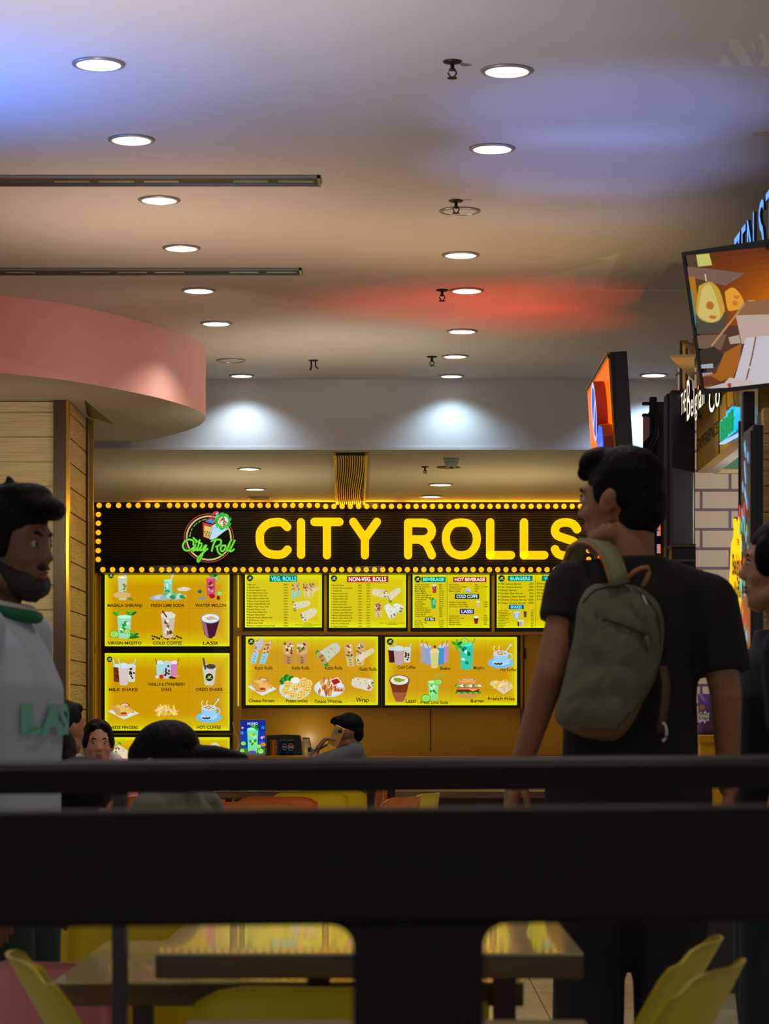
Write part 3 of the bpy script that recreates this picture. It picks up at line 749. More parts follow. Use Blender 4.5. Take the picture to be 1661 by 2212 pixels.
def f(p):
    d_lime(p,1330,140,46); d_mint(p,1310,130,50); d_tumbler(p, 1285,145,330,50,44,(206,80,110),((230,150,170),(150,30,50),(120,50,30)))
    p.blob(1300,340,32,26,(170,20,40)); p.ell(1365,360,18,24,(140,20,40)); d_lime(p,1380,310,32); p.blob(1165,290,22,20,(50,100,50)); p.blob(1190,365,45,18,(130,150,140))
pic(t1, f, 'red watermelon drink', T3)
def f(p):
    d_lime(p,235,755,52); p.blob(440,785,70,18,(40,120,30)); d_mint(p,450,770,46,3); d_tumbler(p, 345,565,785,76,60,(150,220,180),((20,120,40),(60,170,60),(220,240,220)))
    d_lime(p,375,725,36); d_mint(p,280,550,56,2); d_mint(p,420,545,56,3)
pic(t1, f, 'mojito glass with mint', T3)
def f(p):
    for k in range(30): p.ell(650+((k*71) % 330), 775+((k*29) % 34), 13, 8, (60,36,20), k*40)
    d_tumbler(p, 820,565,785,74,54,(206,190,160),((150,90,50),(235,232,225),(90,60,40)),foam=(222,220,210),straw=(-.2,-.8,60,15,(60,50,50)))
pic(t1, f, 'iced coffee glass', T3)
def f(p): p.poly([(1178,590),(1382,590),(1330,770),(1290,800),(1250,795),(1215,760)],(70,24,50)); p.poly([(1180,600),(1235,640),(1262,795),(1225,770)],(150,110,130)); p.ell(1280,582,104,55,(150,150,160)); p.ell(1280,582,94,47,(226,236,240)); p.blob(1290,580,60,22,(206,180,130),0,.4)
pic(t1, f, 'purple lassi cup', T3)
p = Print(T3, NB, 2); TXB = (50,40,70)
for s_, x0, x1, yb in (('MASALA SHIKANJI',162,540,457),('FRESH LIME SODA',634,998,457),('WATER MELON',1115,1450,457),('VIRGIN MOJITO',163,533,866),('COLD COFFEE',654,972,866),('LASSI',1198,1356,866)): p.text(s_, x0, x1, yb, 31, TX)
d_logo(p, 200, 118, 30)
for x in (580,1050): p.line([(x,95),(x,880)], 1.6, (170,128,0))
p.line([(135,475),(1488,475)], 1.6, (170,128,0)); p.build('lettering', t1)
t2 = board(226.8, 1411, 496.2, 1578, 'shakes_board', 'middle left backlit yellow board with shakes, fries and a blue coffee cup', fr=(8,7,6.5,8))
def f(p):
    d_tumbler(p,265,1105,1265,38,34,(120,50,20),((90,34,14),),foam=(200,225,235),straw=(-.5,-1.2,80,12,(180,220,220)))
    d_tumbler(p,425,1105,1265,42,36,(206,216,200),((50,20,16),(80,30,20)),foam=(200,225,235),straw=(.4,1.0,80,12,(180,220,220)))
    d_tumbler(p,338,1110,1300,58,44,(214,196,190),foam=(206,228,240),straw=(-.5,-1.0,90,12,(180,220,220)))
pic(t2, f, 'three milk shake glasses', T3)
def f(p):
    d_tumbler(p,730,1070,1210,40,32,(170,215,215),foam=(215,232,240)); d_tumbler(p,885,1070,1200,40,30,(206,130,180),foam=(225,225,235)); d_tumbler(p,808,1075,1230,44,34,(170,210,220),((90,30,20),),foam=(190,210,225))
    p.blob(745,1215,26,22,(200,40,40)); p.blob(705,1215,22,20,(200,215,210)); p.blob(870,1225,40,16,(70,30,20)); p.blob(905,1210,34,14,(220,150,160))
    for x in (685,935): p.line([(x,1020),(x+(12 if x<800 else -12),1080)],8,(120,50,40))
pic(t2, f, 'vanilla and strawberry shakes', T3)
def f(p): d_tumbler(p,1268,1130,1300,72,52,(206,206,180),foam=(200,205,200),straw=(-.6,-.9,110,20,(70,70,50))); p.blob(1285,1105,55,26,(70,70,50)); d_logo(p,1268,1222,42)
pic(t2, f, 'shake cup with round emblem', T3)
pic(t2, lambda p: d_fingers(p,332,1590,170,90), 'fried cheese fingers on a plate', T3)
pic(t2, lambda p: d_fries(p,800,1590,170,110,False,34), 'heap of fries', T3)
pic(t2, lambda p: d_cup(p,1262,1590,120), 'pale blue coffee cup', T3)
p = Print(T3, NB, 2)
for s_, x0, x1, yb in (('MILK SHAKE',177,492,1371),('VANILLA & STRAWBERRY',598,1008,1313),('SHAKE',745,857,1370),('OREO SHAKE',1120,1413,1369),('CHEESE FINGERS',152,494,1783),('HOT COFFEE',1130,1396,1780),('FRENCH FRIES',650,950,1783)): p.text(s_, x0, x1, yb, 31, TX)
d_logo(p, 185, 1028, 31)
for x in (570,1040): p.line([(x,962),(x,1798)], 1.6, (170,128,0))
p.line([(135,1390),(1488,1390)], 1.6, (170,128,0)); p.build('lettering', t2)
t3 = board(226.8, 1592.5, 496.2, 1720, 'rolls_board', 'lowest left backlit yellow board, partly hidden, with wrapped rolls', fr=(8,7,6.5,6.5))
def f(p): d_roll(p,340,2050,90,60,30,lettuce=True)
pic(t3, f, 'wrap at the left', T3)
pic(t3, lambda p: d_roll(p,1290,2030,110,70,-50), 'speckled wrap', T3)

# upper row; crop origin (510,1220), 4.371 per pixel
T4 = crop(510, 1220, 4.371, DB); fru = (4.5,8,4.5,3)
ROLLS = 'Mix Veg;Spl Mix Veg;Potato Masala Roll;Veg Manchurian Roll;Veg Kabab Tikki Roll;Hara Bhara Kabab Roll;Bhuna Soya Chaap Roll;Soya Chaap Masala Roll;Malai Soya Chaap Roll;Paneer Classic Roll;Veg Seek Kabab Roll;Paneer Bhurji Roll;Paneer Butter Masala Roll;Chilli Paneer Roll;Mushroom Roll;Paneer Chatkara City Roll Spl'.split(';')
RP = '89 129 99 149 149 169 159 159 179 169 169 169 189 189 189 189'.split()
RX = [187,217,279,295,290,308,313,320,306,275,290,270,340,262,249,364]
t4 = board(529.4,1238.8,695.3,1355.4,'menu_board','backlit yellow menu board headed VEG. ROLLS',pm='yel_panel2',fr=fru)
p = Print(T4, NB, 2); y = 195
for s_, c, xe in zip(ROLLS, RP, RX):
    p.rect(102,y-14,112,y-4,(60,110,30)); p.text(s_, 119, xe, y, 12, (60,60,0), .02); p.text(c+'/-', 449, 494, y, 12, (60,60,0), .02); y += 25.8
for s_, x0, x1, yb in (('Paratha Type:',640,715,559),('Maida Laccha Paratha, Multi Grain Paratha',560,796,572),('(extra applicable)',632,730,584)): p.text(s_, x0, x1, yb, 8, (60,60,0), .01)
d_logo(p, 131, 126, 30); p.build('lettering', t4)
p = Print(T4, NB, 2); p.rect(316,100,578,160,(0,120,100)); p.text('VEG. ROLLS',328,570,150,38,(110,250,250),.035); p.build('heading', t4, label='teal heading plate VEG. ROLLS')
def f(p): d_kathi(p,540,175,320,18); d_kathi(p,586,165,305,18)
pic(t4, f, 'two wrapped rolls', T4)
def f(p): d_kathi(p,665,175,310,26,-12,(222,206,140)); d_kathi(p,705,165,300,26,10,(222,206,140)); p.poly([(720,230),(780,200),(790,225),(735,265)],(222,206,140))
pic(t4, f, 'paper wrapped rolls', T4)
pic(t4, lambda p: d_roll(p,625,375,75,36,-12,lettuce=True), 'roll with lettuce', T4)
pic(t4, lambda p: d_roll(p,695,463,72,48,-30), 'thick cut roll', T4)
t5 = board(710.9,1238.8,876.5,1356,'menu_board','backlit yellow menu board headed NON-VEG. ROLLS',pm='yel_panel2',fr=fru)
NV = 'Egg Roll Single;Chicken Manchurian Roll;Chicken Roll;Bhuna Chicken Roll;Butter Chicken Roll;Chicken Achari Roll;Chicken Tikka Roll;Chilli Chicken Roll;Chicken Seek Kabab Roll;Chicken Egg Keema Roll;Chicken Shami Kabab Roll;Mutton Seek Kabab Roll;Mutton Shami Kabab Roll;Mutton Egg Keema Roll;Peri Peri Chicken Roll;Crispy Chicken Roll'.split(';')
NX = [1017,1095,1000,1052,1052,1052,1043,1040,1090,1084,1100,1088,1097,1083,1066,1050]
N1 = '89 159 159 169 189 199 199 199 169 199 189 249 229 249 199 199'.split(); N2 = '99 179 179 189 209 219 219 219 189 219 209 269 249 269 219 219'.split()
p = Print(T4, NB, 2); y = 200
for s_, c, e, xe in zip(NV, N1, N2, NX):
    p.rect(894,y-13,904,y-3,(170,110,20)); p.text(s_, 912, xe, y, 12, (60,60,0), .02); p.text(c+'/-',1152,1193,y,11,(60,60,0),.02); p.text(e+'/-',1230,1270,y,11,(60,60,0),.02); y += 25.8
p.text('+Egg',1238,1266,183,8,(60,60,0),.02)
for s_, x0, x1, yb in (('Paratha Type:',1437,1510,543),('Maida Laccha Paratha, Multi Grain Paratha',1358,1590,555),('(extra applicable)',1427,1524,568)): p.text(s_, x0, x1, yb, 8, (60,60,0), .01)
d_logo(p, 924, 130, 30); p.build('lettering', t5)
p = Print(T4, NB, 2); p.rect(1047,106,1437,165,(170,36,20)); p.text('NON-VEG. ROLLS',1064,1418,155,38,(250,240,235),.035); p.build('heading', t5, label='red heading plate NON-VEG. ROLLS')
pic(t5, lambda p: d_roll(p,1345,265,62,42,190), 'roll, cut end right', T4)
pic(t5, lambda p: d_roll(p,1495,270,70,36,-35,lettuce=True), 'roll with lettuce', T4)
pic(t5, lambda p: d_kathi(p,1343,355,495,36,0,(222,190,130)), 'upright roll', T4)
def f(p): d_roll(p,1450,430,62,44,240,skin=(226,232,220)); d_roll(p,1520,405,40,44,200,skin=(226,232,220))
pic(t5, f, 'roll cut in two', T4)
T5 = crop(820, 1220, 3.955, DB)
t6 = board(891.3,1238.8,1057.2,1356.5,'menu_board','backlit yellow menu board headed BEVERAGE and HOT BEVERAGE',pm='yel_panel2',fr=fru)
BV = 'Fresh Lime Soda 89;Masala Shikanji 99;Mint Mojito 99;Mango Mojito 119;Orange Mojito 119;Green Apple Mojito 119;Watermelon Mojito 119;Virgin Mojito 119;Smoothie 149;Kala Khatta 119;Aam Panna 119;Cold Drink Can 60;Cold Drink Bottle 60;Cold Drink @350ml 49;Water Bottle 30;Vedica Water Bottle 60'.split(';')
p = Print(T5, NB, 2); y = 175
def row(s_, x0, xp, y, k=6.3, cap=11):
    a, c = s_.rsplit(' ', 1); p.text(a, x0, x0+k*1.27*len(a), y, cap, (50,54,0), .02); p.text(c+'/-', xp, xp+14*len(c)+(2 if len(c)>2 else 4), y, cap, (50,54,0), .02)
for s_ in BV: row(s_, 300, 508, y); y += 18.2
y = 483
for s_ in ('Ice Tea 119','Ice Lemon Tea 119','Peach Tea 119','Bubble Tea 149'): row(s_, 300, 508, y); y += 17.6
y = 175
for s_ in ('Hot Coffee 69','Hot Chocolate 149','Black Coffee 69'): row(s_, 594, 810, y if s_ == 'Hot Coffee 69' else y); y += 37 if s_ == 'Hot Coffee 69' else 19
p.text('Cappuccino Coffee',594,744,194,11,(50,54,0),.02); p.text('S.99/- / L.149/-',810,930,194,11,(50,54,0),.02)
y = 326
for s_ in ('Classic Cold Coffee 129','Hazelnut Cold Coffee 159','Chocolate Cold Coffee 169'): row(s_, 594, 888, y, 6.2); y += 19
y = 442
for s_ in ('Sweet Lassi 99','Strawberry Lassi 129','Mango Lassi 129','Masala Lassi 99','Masala Chaach 99'): row(s_, 594, 890, y, 6.2); y += 18.4
p.text('Paratha Type: extra applicable',735,880,524,6,(50,54,0),.0); d_logo(p, 325, 124, 28); p.line([(577,80),(577,538)], 2.5, (90,90,10)); p.build('lettering', t6)
for (x0,y0,x1,y1,c,s_,tc_) in ((357,104,564,148,(0,120,90),'BEVERAGE',(110,250,240)),(628,104,912,148,(170,40,20),'HOT BEVERAGE',(250,240,235)),(642,248,850,292,(36,34,24),'COLD COFFE',(200,235,250)),(684,378,806,422,(60,30,120),'LASSI',(200,225,255)),(386,452,473,481,(50,34,20),'ICE TEA',(220,240,240))):
    p = Print(T5, NB, 2); p.rect(x0,y0,x1,y1,c); h_ = y1-y0; p.text(s_, x0+h_*.3, x1-h_*.3, y1-h_*.2, h_*.62, tc_, .035)
    p.build('heading', t6, label='heading plate '+s_)
pic(t6, lambda p: d_tumbler(p,467,180,238,18,15,(170,60,60),((120,30,30),(220,150,150)),foam=(200,220,210)), 'red drink', T5)
pic(t6, lambda p: (d_tumbler(p,460,300,372,22,17,(60,180,110),((20,120,60),(180,235,200))), d_mint(p,445,298,20)), 'green drink', T5)
pic(t6, lambda p: d_cup(p,755,214,22), 'tiny cup', T5)
pic(t6, lambda p: d_tumbler(p,841,320,360,15,10,(206,190,150),foam=(230,232,225)), 'coffee cup', T5)
pic(t6, lambda p: (p.poly([(802,448),(846,448),(836,505),(813,505)],(110,40,20)), p.ell(824,448,22,10,(225,232,215))), 'brown cup', T5)
t7 = board(1072.8,1238.8,1236,1356.5,'menu_board','backlit yellow menu board headed BURGERS, partly behind the black shirt sleeve',pm='yel_panel2',fr=fru)
p = Print(T5, NB, 2); y = 170
for s_, c, xe in (('Veg Classic Burger','69',1211),('Veg Cheese Burger','99',1217),('Paneer Burger','129',1174),('Double Tikki Burger','99',1227),('Chicken Classic Burger','99',1251),('Chicken Cheese Burger','129',1257),('Crispy Chicken Burger','149',1250)):
    p.text(s_,1033,xe,y,14,(44,50,0),.02); p.text(c+'/-',1278 if len(c)<3 else 1267,1323,y,14,(44,50,0),.02); p.rect(1012,y-14,1024,y-2,(90,90,10)); y += 27.2
y = 396
for s_ in ('Vanilla Shake','Butter Scotch','Chocolate Kit-Kat','Chocolate Oreo','Choco Chip','Real Kaju Shake','Real Badam','Real Strawberry','Real Banana','Real Mango','Brownie'):
    p.text(s_,1012,1012+6.3*len(s_),y,9,(44,50,0),.02); p.text('99/-',1292,1318,y,8,(44,50,0),.02); y += 13.9
y = 167
for s_ in ('French Fries','Peri Peri Fries','Cheese Fries','Potato Wedges','Potato Smiley','Cheese Fingers'): p.text(s_,1358,1358+10*len(s_),y,13,(44,50,0),.02); p.rect(1342,y-12,1352,y-2,(60,120,60)); y += 27
d_logo(p, 1041, 117, 28); p.line([(1332,90),(1332,538)], 2.5, (90,90,10)); p.build('lettering', t7)
for (x0,y0,x1,y1,c,s_) in ((1096,94,1306,140,(0,130,100),'BURGERS'),(1103,342,1232,380,(0,80,150),'SHAKES'),(1385,94,1600,140,(0,130,100),'VEG. SNACKS')):
    p = Print(T5, NB, 2); p.rect(x0,y0,x1,y1,c); h_ = y1-y0; p.text(s_, x0+h_*.45, x1-h_*.45, y1-h_*.2, h_*.62, (120,245,250), .03)
    p.build('heading', t7, label='heading plate '+s_)
pic(t7, lambda p: [d_tumbler(p,x,410,455,13,10,c,foam=(200,220,235)) for x, c in ((1155,(150,190,220)),(1188,(170,170,210)),(1171,(190,210,230)))], 'three shakes', T5)
pic(t7, lambda p: d_tumbler(p,1243,408,448,13,10,(90,70,60),foam=(60,50,40),straw=(-.5,-.8,16,3,(40,30,20))), 'dark shake', T5)
pic(t7, lambda p: [d_tumbler(p,x,482,522,14,11,c,foam=(210,225,230)) for x, c in ((1190,(80,40,30)),(1216,(200,200,190)),(1203,(190,170,170)))], 'cold coffees', T5)
# lower row
fl = (8,7,8,8)
t8 = board(531,1375.1,816.6,1523.1,'picture_board','backlit yellow picture board with kathi rolls, cheese fingers, smileys, wedges and wrap',fr=(9,7,7.4,8))
def f(p): d_kathi(p,160,700,930,34,60); d_kathi(p,245,720,935,34,70); p.ell(225,750,30,60,(190,190,200),15)
pic(t8, f, 'two rolls in blue paper', T4)
def f(p): d_kathi(p,496,725,940,54,0,(196,140,80)); d_kathi(p,622,725,940,54,0,(196,140,80))
pic(t8, f, 'pair of open rolls', T4)
pic(t8, lambda p: d_roll(p,890,820,100,66,-38,lettuce=True,fill=((200,150,90),(200,60,40),(120,160,50),(180,90,60)),skin=(200,204,180)), 'roll with lettuce', T4)
def f(p): d_kathi(p,1085,745,960,42,-30,(206,188,120)); d_kathi(p,1170,725,950,44,10,(206,188,120)); p.poly([(1200,830),(1290,780),(1310,820),(1230,880)],(214,206,160)); d_roll(p,1190,870,50,34,-30)
pic(t8, f, 'rolls in brown paper', T4)
pic(t8, lambda p: d_fingers(p,243,1150,140,86), 'fried cheese fingers', T4)
def f(p):
    p.ell(555,1175,150,100,(190,220,232)); p.ell(555,1165,135,88,(214,232,238))
    for k in range(8): p.blob(440+k*22,1100-30*math.sin(k*.6),34,34,((30,120,40),(70,160,60))[k%2],0,.3,10,k)
    p.ell(560,1095,46,34,(220,232,220)); p.ell(560,1092,38,26,(236,240,225))
    for x, y in ((487,1130),(640,1100),(685,1120),(562,1158),(630,1130),(468,1190),(675,1170),(630,1210),(530,1225),(600,1240)): d_smiley(p,x,y,38)
pic(t8, f, 'plate of potato smileys', T4)
def f(p):
    p.ell(880,1165,145,86,(200,222,232)); p.ell(880,1158,130,74,(222,232,236))
    rn = random.Random(3)
    for k in range(26): x, y = 770+rn.uniform(0,150), 1080+rn.uniform(0,140); p.poly([(x,y),(x+16,y-40),(x+30,y-10),(x+14,y+40)], ((206,120,40),(226,160,70),(170,84,30))[k%3])
    for k in range(7): p.poly([(915+k*14,1190),(930+k*14,1150),(942+k*12,1200)], ((214,130,50),(170,84,30))[k%2])
    p.poly([(880,1090),(960,1060),(1000,1110),(920,1150)],(220,224,228)); p.poly([(895,1092),(955,1072),(985,1108),(925,1138)],(180,30,20))
pic(t8, f, 'potato wedges with dip', T4)
pic(t8, lambda p: d_roll(p,1180,1120,90,62,190,skin=(220,214,190)), 'cut wrap', T4)
p = Print(T4, NB, 2)
for s_, x0, x1, yb, c in (('Kathi Rolls',178,343,990,32),('Kathi Rolls',526,691,990,32),('Kathi Rolls',840,1003,990,32),('Kathi Rolls',1164,1328,1000,32),('Cheese Fingers',121,360,1298,30),('Potato Smiley',471,679,1299,30),('Potato Wedges',744,1000,1303,30),('Wrap',1131,1252,1294,38)): p.text(s_, x0, x1, yb, c, TX, .02)
d_logo(p, 142, 725, 31)
for x in (392,716,1036): p.line([(x,680),(x,1322)], 1.4, (170,128,0))
p.line([(94,1005),(1338,1005)], 1.4, (170,128,0)); p.build('lettering', t8)
t9 = board(831.9,1376,1116.3,1523.4,'picture_board','backlit yellow picture board with cold coffee, mojito, burger and french fries',fr=(7.4,7,8,8))
def f(p):
    d_tumbler(p,105,725,830,32,24,(70,24,14),foam=(200,215,215),straw=(-.4,-1.2,50,8,(200,220,215))); d_tumbler(p,235,725,830,32,26,(206,210,190),((50,20,16),),foam=(200,215,215),straw=(.4,1.1,50,8,(200,220,215))); d_tumbler(p,165,725,850,46,34,(190,160,160),foam=(205,222,222),straw=(-.4,-.8,50,8,(200,220,215)))
pic(t9, f, 'three cold coffees', T5)
def f(p):
    for x, c in ((372,(170,160,160)),(562,(190,140,180)),(412,(140,160,220)),(525,(60,150,210))): d_tumbler(p,x,705 if x in (412,525) else 690,830 if x not in (412,525) else 850,28,22,c,foam=(200,205,215),straw=(.2,-.5 if x<450 else .6,46,5,(170,40,40)))
    d_tumbler(p,468,745,878,38,28,(214,206,130),foam=(225,214,150)); p.ell(470,700,11,11,(130,20,20))
pic(t9, f, 'five coloured shakes', T5)
def f(p): d_tumbler(p,742,680,885,60,48,(60,200,170),((0,110,70),(130,235,220),(0,150,110),(190,245,240)),straw=(.8,1.2,50,9,(90,160,130))); d_lime(p,724,655,34); d_mint(p,660,685,44,5)
pic(t9, f, 'teal mojito glass', T5)
pic(t9, lambda p: d_cup(p,1035,785,96), 'blue coffee cup', T5)
def f(p): p.poly([(84,990),(256,990),(228,1100),(205,1170),(140,1172),(112,1100)],(120,54,24)); p.poly([(105,1090),(234,1090),(205,1170),(140,1172)],(160,90,60)); p.ell(169,988,88,48,(110,60,30)); p.ell(169,986,78,40,(226,232,215)); p.blob(168,986,44,20,(150,160,40),0,.4)
pic(t9, f, 'brown lassi cup', T5)
def f(p): p.line([(475,990),(490,935),(550,940)],7,(120,200,80)); d_tumbler(p,460,1000,1150,46,36,(140,225,140),((70,190,60),(210,245,200),(30,150,40))); d_lime(p,502,1002,34); d_lime(p,395,1140,42)
pic(t9, f, 'green lime soda', T5)
pic(t9, lambda p: d_burger(p,753,1050,108,105), 'cheeseburger', T5)
def f(p): p.poly([(938,1020),(1060,1108),(1140,1050),(1120,1000),(960,990)],(216,206,170)); d_fries(p,1040,1035,110,80,False,30)
pic(t9, f, 'tray of fries', T5)
p = Print(T5, NB, 2)
for s_, x0, x1, yb, c in (('Cold Coffee',154,306,888,26),('Shake',512,602,898,27),('Mojito',802,892,894,28),('Hot Coffee',1030,1166,907,24),('Lassi',222,308,1178,32),('Fresh Lime Soda',350,584,1188,26),('Burger',778,894,1176,28),('French Fries',926,1155,1157,28)): p.text(s_, x0, x1, yb, c, TX, .02)
d_logo(p, 89, 657, 29)
for x in (323,611,905): p.line([(x,620),(x,1198)], 1.3, (170,128,0))
p.line([(50,911),(1170,911)], 1.3, (170,128,0)); p.build('lettering', t9)
# ---- body of the stall: pilasters, cladding, counter
st = struct(thing('trim_4', None, None, (0, 21.65, 0)))
b = MB()
b.box(P(190,0,21.25).x, 21.25, 0, P(205,0,21.25).x-.002, 21.7, sz1-.05); b.build('pilaster', M['yellow_trim'], st, bevel=.004)
b = MB(); b.box(P(205,0,21.5).x, 21.5, 0, P(218,0,21.5).x, 21.74, sz0-.002); b.build('pilaster', M['yellow_wall'], st, bevel=.004)
b = MB(); b.box(P(503.5,0,21.5).x, 21.5, 0, P(521.5,0,21.5).x, 21.74, sz0-.002); b.build('pilaster', M['yellow_wall'], st, bevel=.004)
M['led'] = mat('led_strip', (235,235,40), .4, emis=(232,226,20), es=.9)
b = MB()
for x0, x1, y0, y1 in ((206,208.5,1242,1395),(206,208.5,1412,1572),(513.5,515.5,1242,1355),(513.5,515.5,1375,1525)):
    a, c = P(x0,y1,21.49), P(x1,y0,21.49); b.box(a.x, 21.488, a.z, c.x, 21.499, c.z)
b.build('light_strip', M['led'], st)
b = MB(); a, c = P(521,1372,21.5), P(1240,1365,21.5); b.box(a.x, 21.46, a.z, c.x, 21.74, c.z); b.build('shelf_ledge', M['yellow_trim'], st, bevel=.003)
b = MB(); a, c = P(522,1700,21.55), P(1240,1531.5,21.55); b.box(a.x, 21.6, .0, c.x, 21.74, c.z)
b.build('back_panel', M['yellow_wall'], st)
b = MB()
for px in (930,1125): a = P(px,1640,21.59); b.box(a.x-.0035, 21.594, .9, a.x+.0035, 21.6, P(0,1532,21.59).z)
b.build('panel_seam', M['frame_black'], st)
dr = struct(thing('door_1', None, None, P(1170,1636,21.58)))
a, c = P(1133,1640,21.56), P(1215,1367,21.56); b = MB(); b.box(a.x, 21.56, .86, c.x, 21.6, c.z); b.build('door_leaf', M['yellow_wall'], dr, bevel=.004)
b = MB(); a, c = P(1129,1640,21.56), P(1132,1367,21.56); b.box(a.x, 21.555, .86, c.x, 21.6, c.z); b.build('door_frame', M['frame_black'], dr)
b = MB(); a, c = P(1130,1424,21.55), P(1136,1400,21.55); b.box(a.x, 21.54, a.z, c.x, 21.56, c.z); b.build('hinge', M['black'], dr)
# counter
ct = thing('service_counter', 'dark counter with a yellow edge along the front of the menu stall', 'counter', (.3, 21.0, 0))
a, c = P(502,1641,20.9), P(1560,1634.5,20.9)
b = MB(); b.box(a.x, 20.9, a.z, c.x, 21.44, c.z); b.build('counter_top', M['yellow_trim'], ct, bevel=.004)
b = MB(); b.box(a.x+.02, 20.94, 0, c.x-.02, 21.42, a.z); b.build('counter_body', M['dark_wood'], ct)
zc = c.z
def at_counter(px): return (px-HX)*21.0/F
# mojito light stand
t = thing('mojito_light_stand', 'small backlit blue advertising stand with a mojito picture and the word MOJITO', 'advertising stand', (at_counter(546), 21.0, zc))
x0, x1 = at_counter(518.5), at_counter(574.5); zt_ = P(0,1554,21).z; zb_ = P(0,1628,21).z
b = MB(); b.box(x0-.01, 20.94, zc, x1+.004, 21.06, zb_); b.build('base', M['white_paint'], t, bevel=.006)
b = MB(); b.box(x0, 20.985, zb_, x1, 21.015, zt_); b.build('frame', M['steel'], t, bevel=.004)
T8 = crop(480, 1500, 4.152, 20.983); p = Print(T8, NB, 0)
p.rect(165,232,386,530,(20,60,170)); p.rect(165,232,386,330,(16,44,150))
for x, y, r_, c in ((182,300,10,(240,170,210)),(355,388,12,(235,170,220)),(373,380,10,(230,90,150)),(178,345,16,(60,130,220)),(350,440,26,(30,90,200)),(366,300,16,(30,120,220))): p.ell(x,y,r_,r_,c)
p.rect(165,480,386,530,(60,120,40)); p.build('backdrop_print', t)
p = Print(T8, NB, 12)
for x, y, r_ in ((190,440,24),(345,510,30),(180,505,22),(325,468,26)): d_lime(p, x, y, r_)
p.ell(367,450,24,18,(220,130,50)); d_tumbler(p,273,310,520,50,40,(120,225,170),((30,160,60),(200,245,200),(90,210,90),(210,220,60))); p.ell(270,518,38,14,(90,80,160)); d_mint(p,290,300,36,4)
p.build('mojito_picture', t)
p = Print(T8, NB, 120); p.text('MOJITO',227,320,272,20,(200,225,255),.02); p.build('lettering', t)
# drinks display with three printed cans
t = thing('can_display', 'black curved drinks display with three printed cans on its front', 'drinks display', (at_counter(613), 21.0, zc))
T8 = crop(480, 1500, 4.152, 20.92)
b = MB(); o_ = [(398,548),(396,376),(410,366),(550,360),(690,364),(704,376),(718,548)]
b.prism([T8(*q) for q in o_], (0,.14,0)); b.build('case', M['black_gloss'], t, bevel=.012)
for x0, x1, c1, c2, s_ in ((432,492,(196,110,30),(120,60,20),None),(512,572,(18,30,80),(40,60,110),'P'),(586,644,(24,26,40),(60,60,70),'PEPSI')):
    p = Print(T8, NB, 0); p.rect(x0,408,x1,548,c1); p.rect(x0,408,x1,414,(150,150,150)); p.rect(x0+5,414,x0+12,548,c2); p.rect(x1-8,414,x1-4,548,c2)
    if s_ == 'PEPSI': p.ell((x0+x1)/2,472,27,34,(214,214,220)); p.ell((x0+x1)/2,472,24,30,(190,30,40),0,180,360); p.ell((x0+x1)/2,472,24,30,(30,50,130),0,0,180); p.rect(x0+3,462,x1-3,483,(230,230,235)); p.text('PEPSI',x0+6,x1-6,480,14,(10,10,20),.02)
    elif s_: p.ell(x1-14,472,18,30,(214,214,220)); p.ell(x1-14,472,15,26,(24,34,90)); p.text('PE',x1-26,x1-3,479,14,(220,220,230),.02)
    else: p.text('M',x0+34,x0+54,480,14,(200,190,170),.02); p.rect(x0+24,420,x0+30,548,(230,150,60))
    p.build('printed_can', t, M['paper_ink'])
t = thing('glass_jar', 'small round clear jar glinting behind the black drinks display', 'jar', (at_counter(659), 21.15, zc))
M['glass'] = mat('clear_glass', (225,235,240), .08); M['glass'].node_tree.nodes['Principled BSDF'].inputs['Transmission Weight'].default_value = .75
b = MB(); b.lathe((at_counter(660),21.15,zc), [(.028,.001),(.04,.02),(.042,.1),(.034,.13),(.03,.14)], 24); b.build('body', M['glass'], t, True)
b = MB(); b.lathe((at_counter(660),21.15,zc), [(.032,.14),(.032,.155),(0,.158)], 24); b.build('lid', M['steel'], t, True)
light('POINT', 'counter_lamp', (at_counter(661), 21.35, zc+.14), None, 1.2, (235,235,215), shadow_soft_size=.0)
b = MB(); b.tube([P(502,1560,21.42),P(508,1580,21.4),P(515,1600,21.3),P(514,1615,21.2),P(509,1622,21.05),P(516,1632,21.02)], .005, 8)
b.tube([P(503,1566,21.42),P(512,1590,21.4),P(517,1612,21.2),P(511,1631,21.0)], .004, 8)
tag(b.build('cable', M['white_paint'], loc=P(509,1632,21.1), smooth=True), 'loose thin cable dangling onto the counter left of the blue mojito stand', 'cable')
# ================================================================== RIGHT-HAND STALLS
def planeX(X):
    def T(px, py): y = X*F/(px-HX); return Vector((X, y, CZ+(HY-py)*y/F))
    return T
def metresX(X, Y0, Z0):       # drawing in metres on a wall facing -x: right is -y, down is -z
    def T(u, v): return Vector((X, Y0-u, Z0-v))
    return T
NX_ = (-1,0,0)
# ---- orange blade sign
M['orange_lit'] = mat('orange_lit', (255,110,0), .35, emis=(255,104,0), es=.95)
M['orange_side'] = mat('orange_side', (150,50,16), .5)
M['blue_lit'] = mat('blue_lit', (30,90,255), .4, emis=(24,92,240), es=1.0)
bs = thing('blade_sign', 'tall black framed sign with a glowing orange face, round badge and blue panel', 'shop sign', (1.21, 13.3, 2.0), rot=(0, math.radians(-3.6), 0))
def bb(x0,y0,z0,x1,y1,z1,name,m,bev=0):
    b = MB(); b.box(x0,y0,z0,x1,y1,z1); return b.build(name, m, bs, bevel=bev, world=False)
bb(-.085,-.7,0,.0,.7,.985,'housing',M['black'],.004)
bb(-.092,-.69,.02,-.0855,.69,.955,'lit_face',M['orange_lit'])
b = MB(); b.box(-.1,-.7,.955,-.085,.7,.968); b.box(-.1,-.7,.975,-.085,.7,.987); b.box(-.094,-.7,0,-.086,-.692,.968); b.build('gold_edge', M['gold'], bs, world=False)
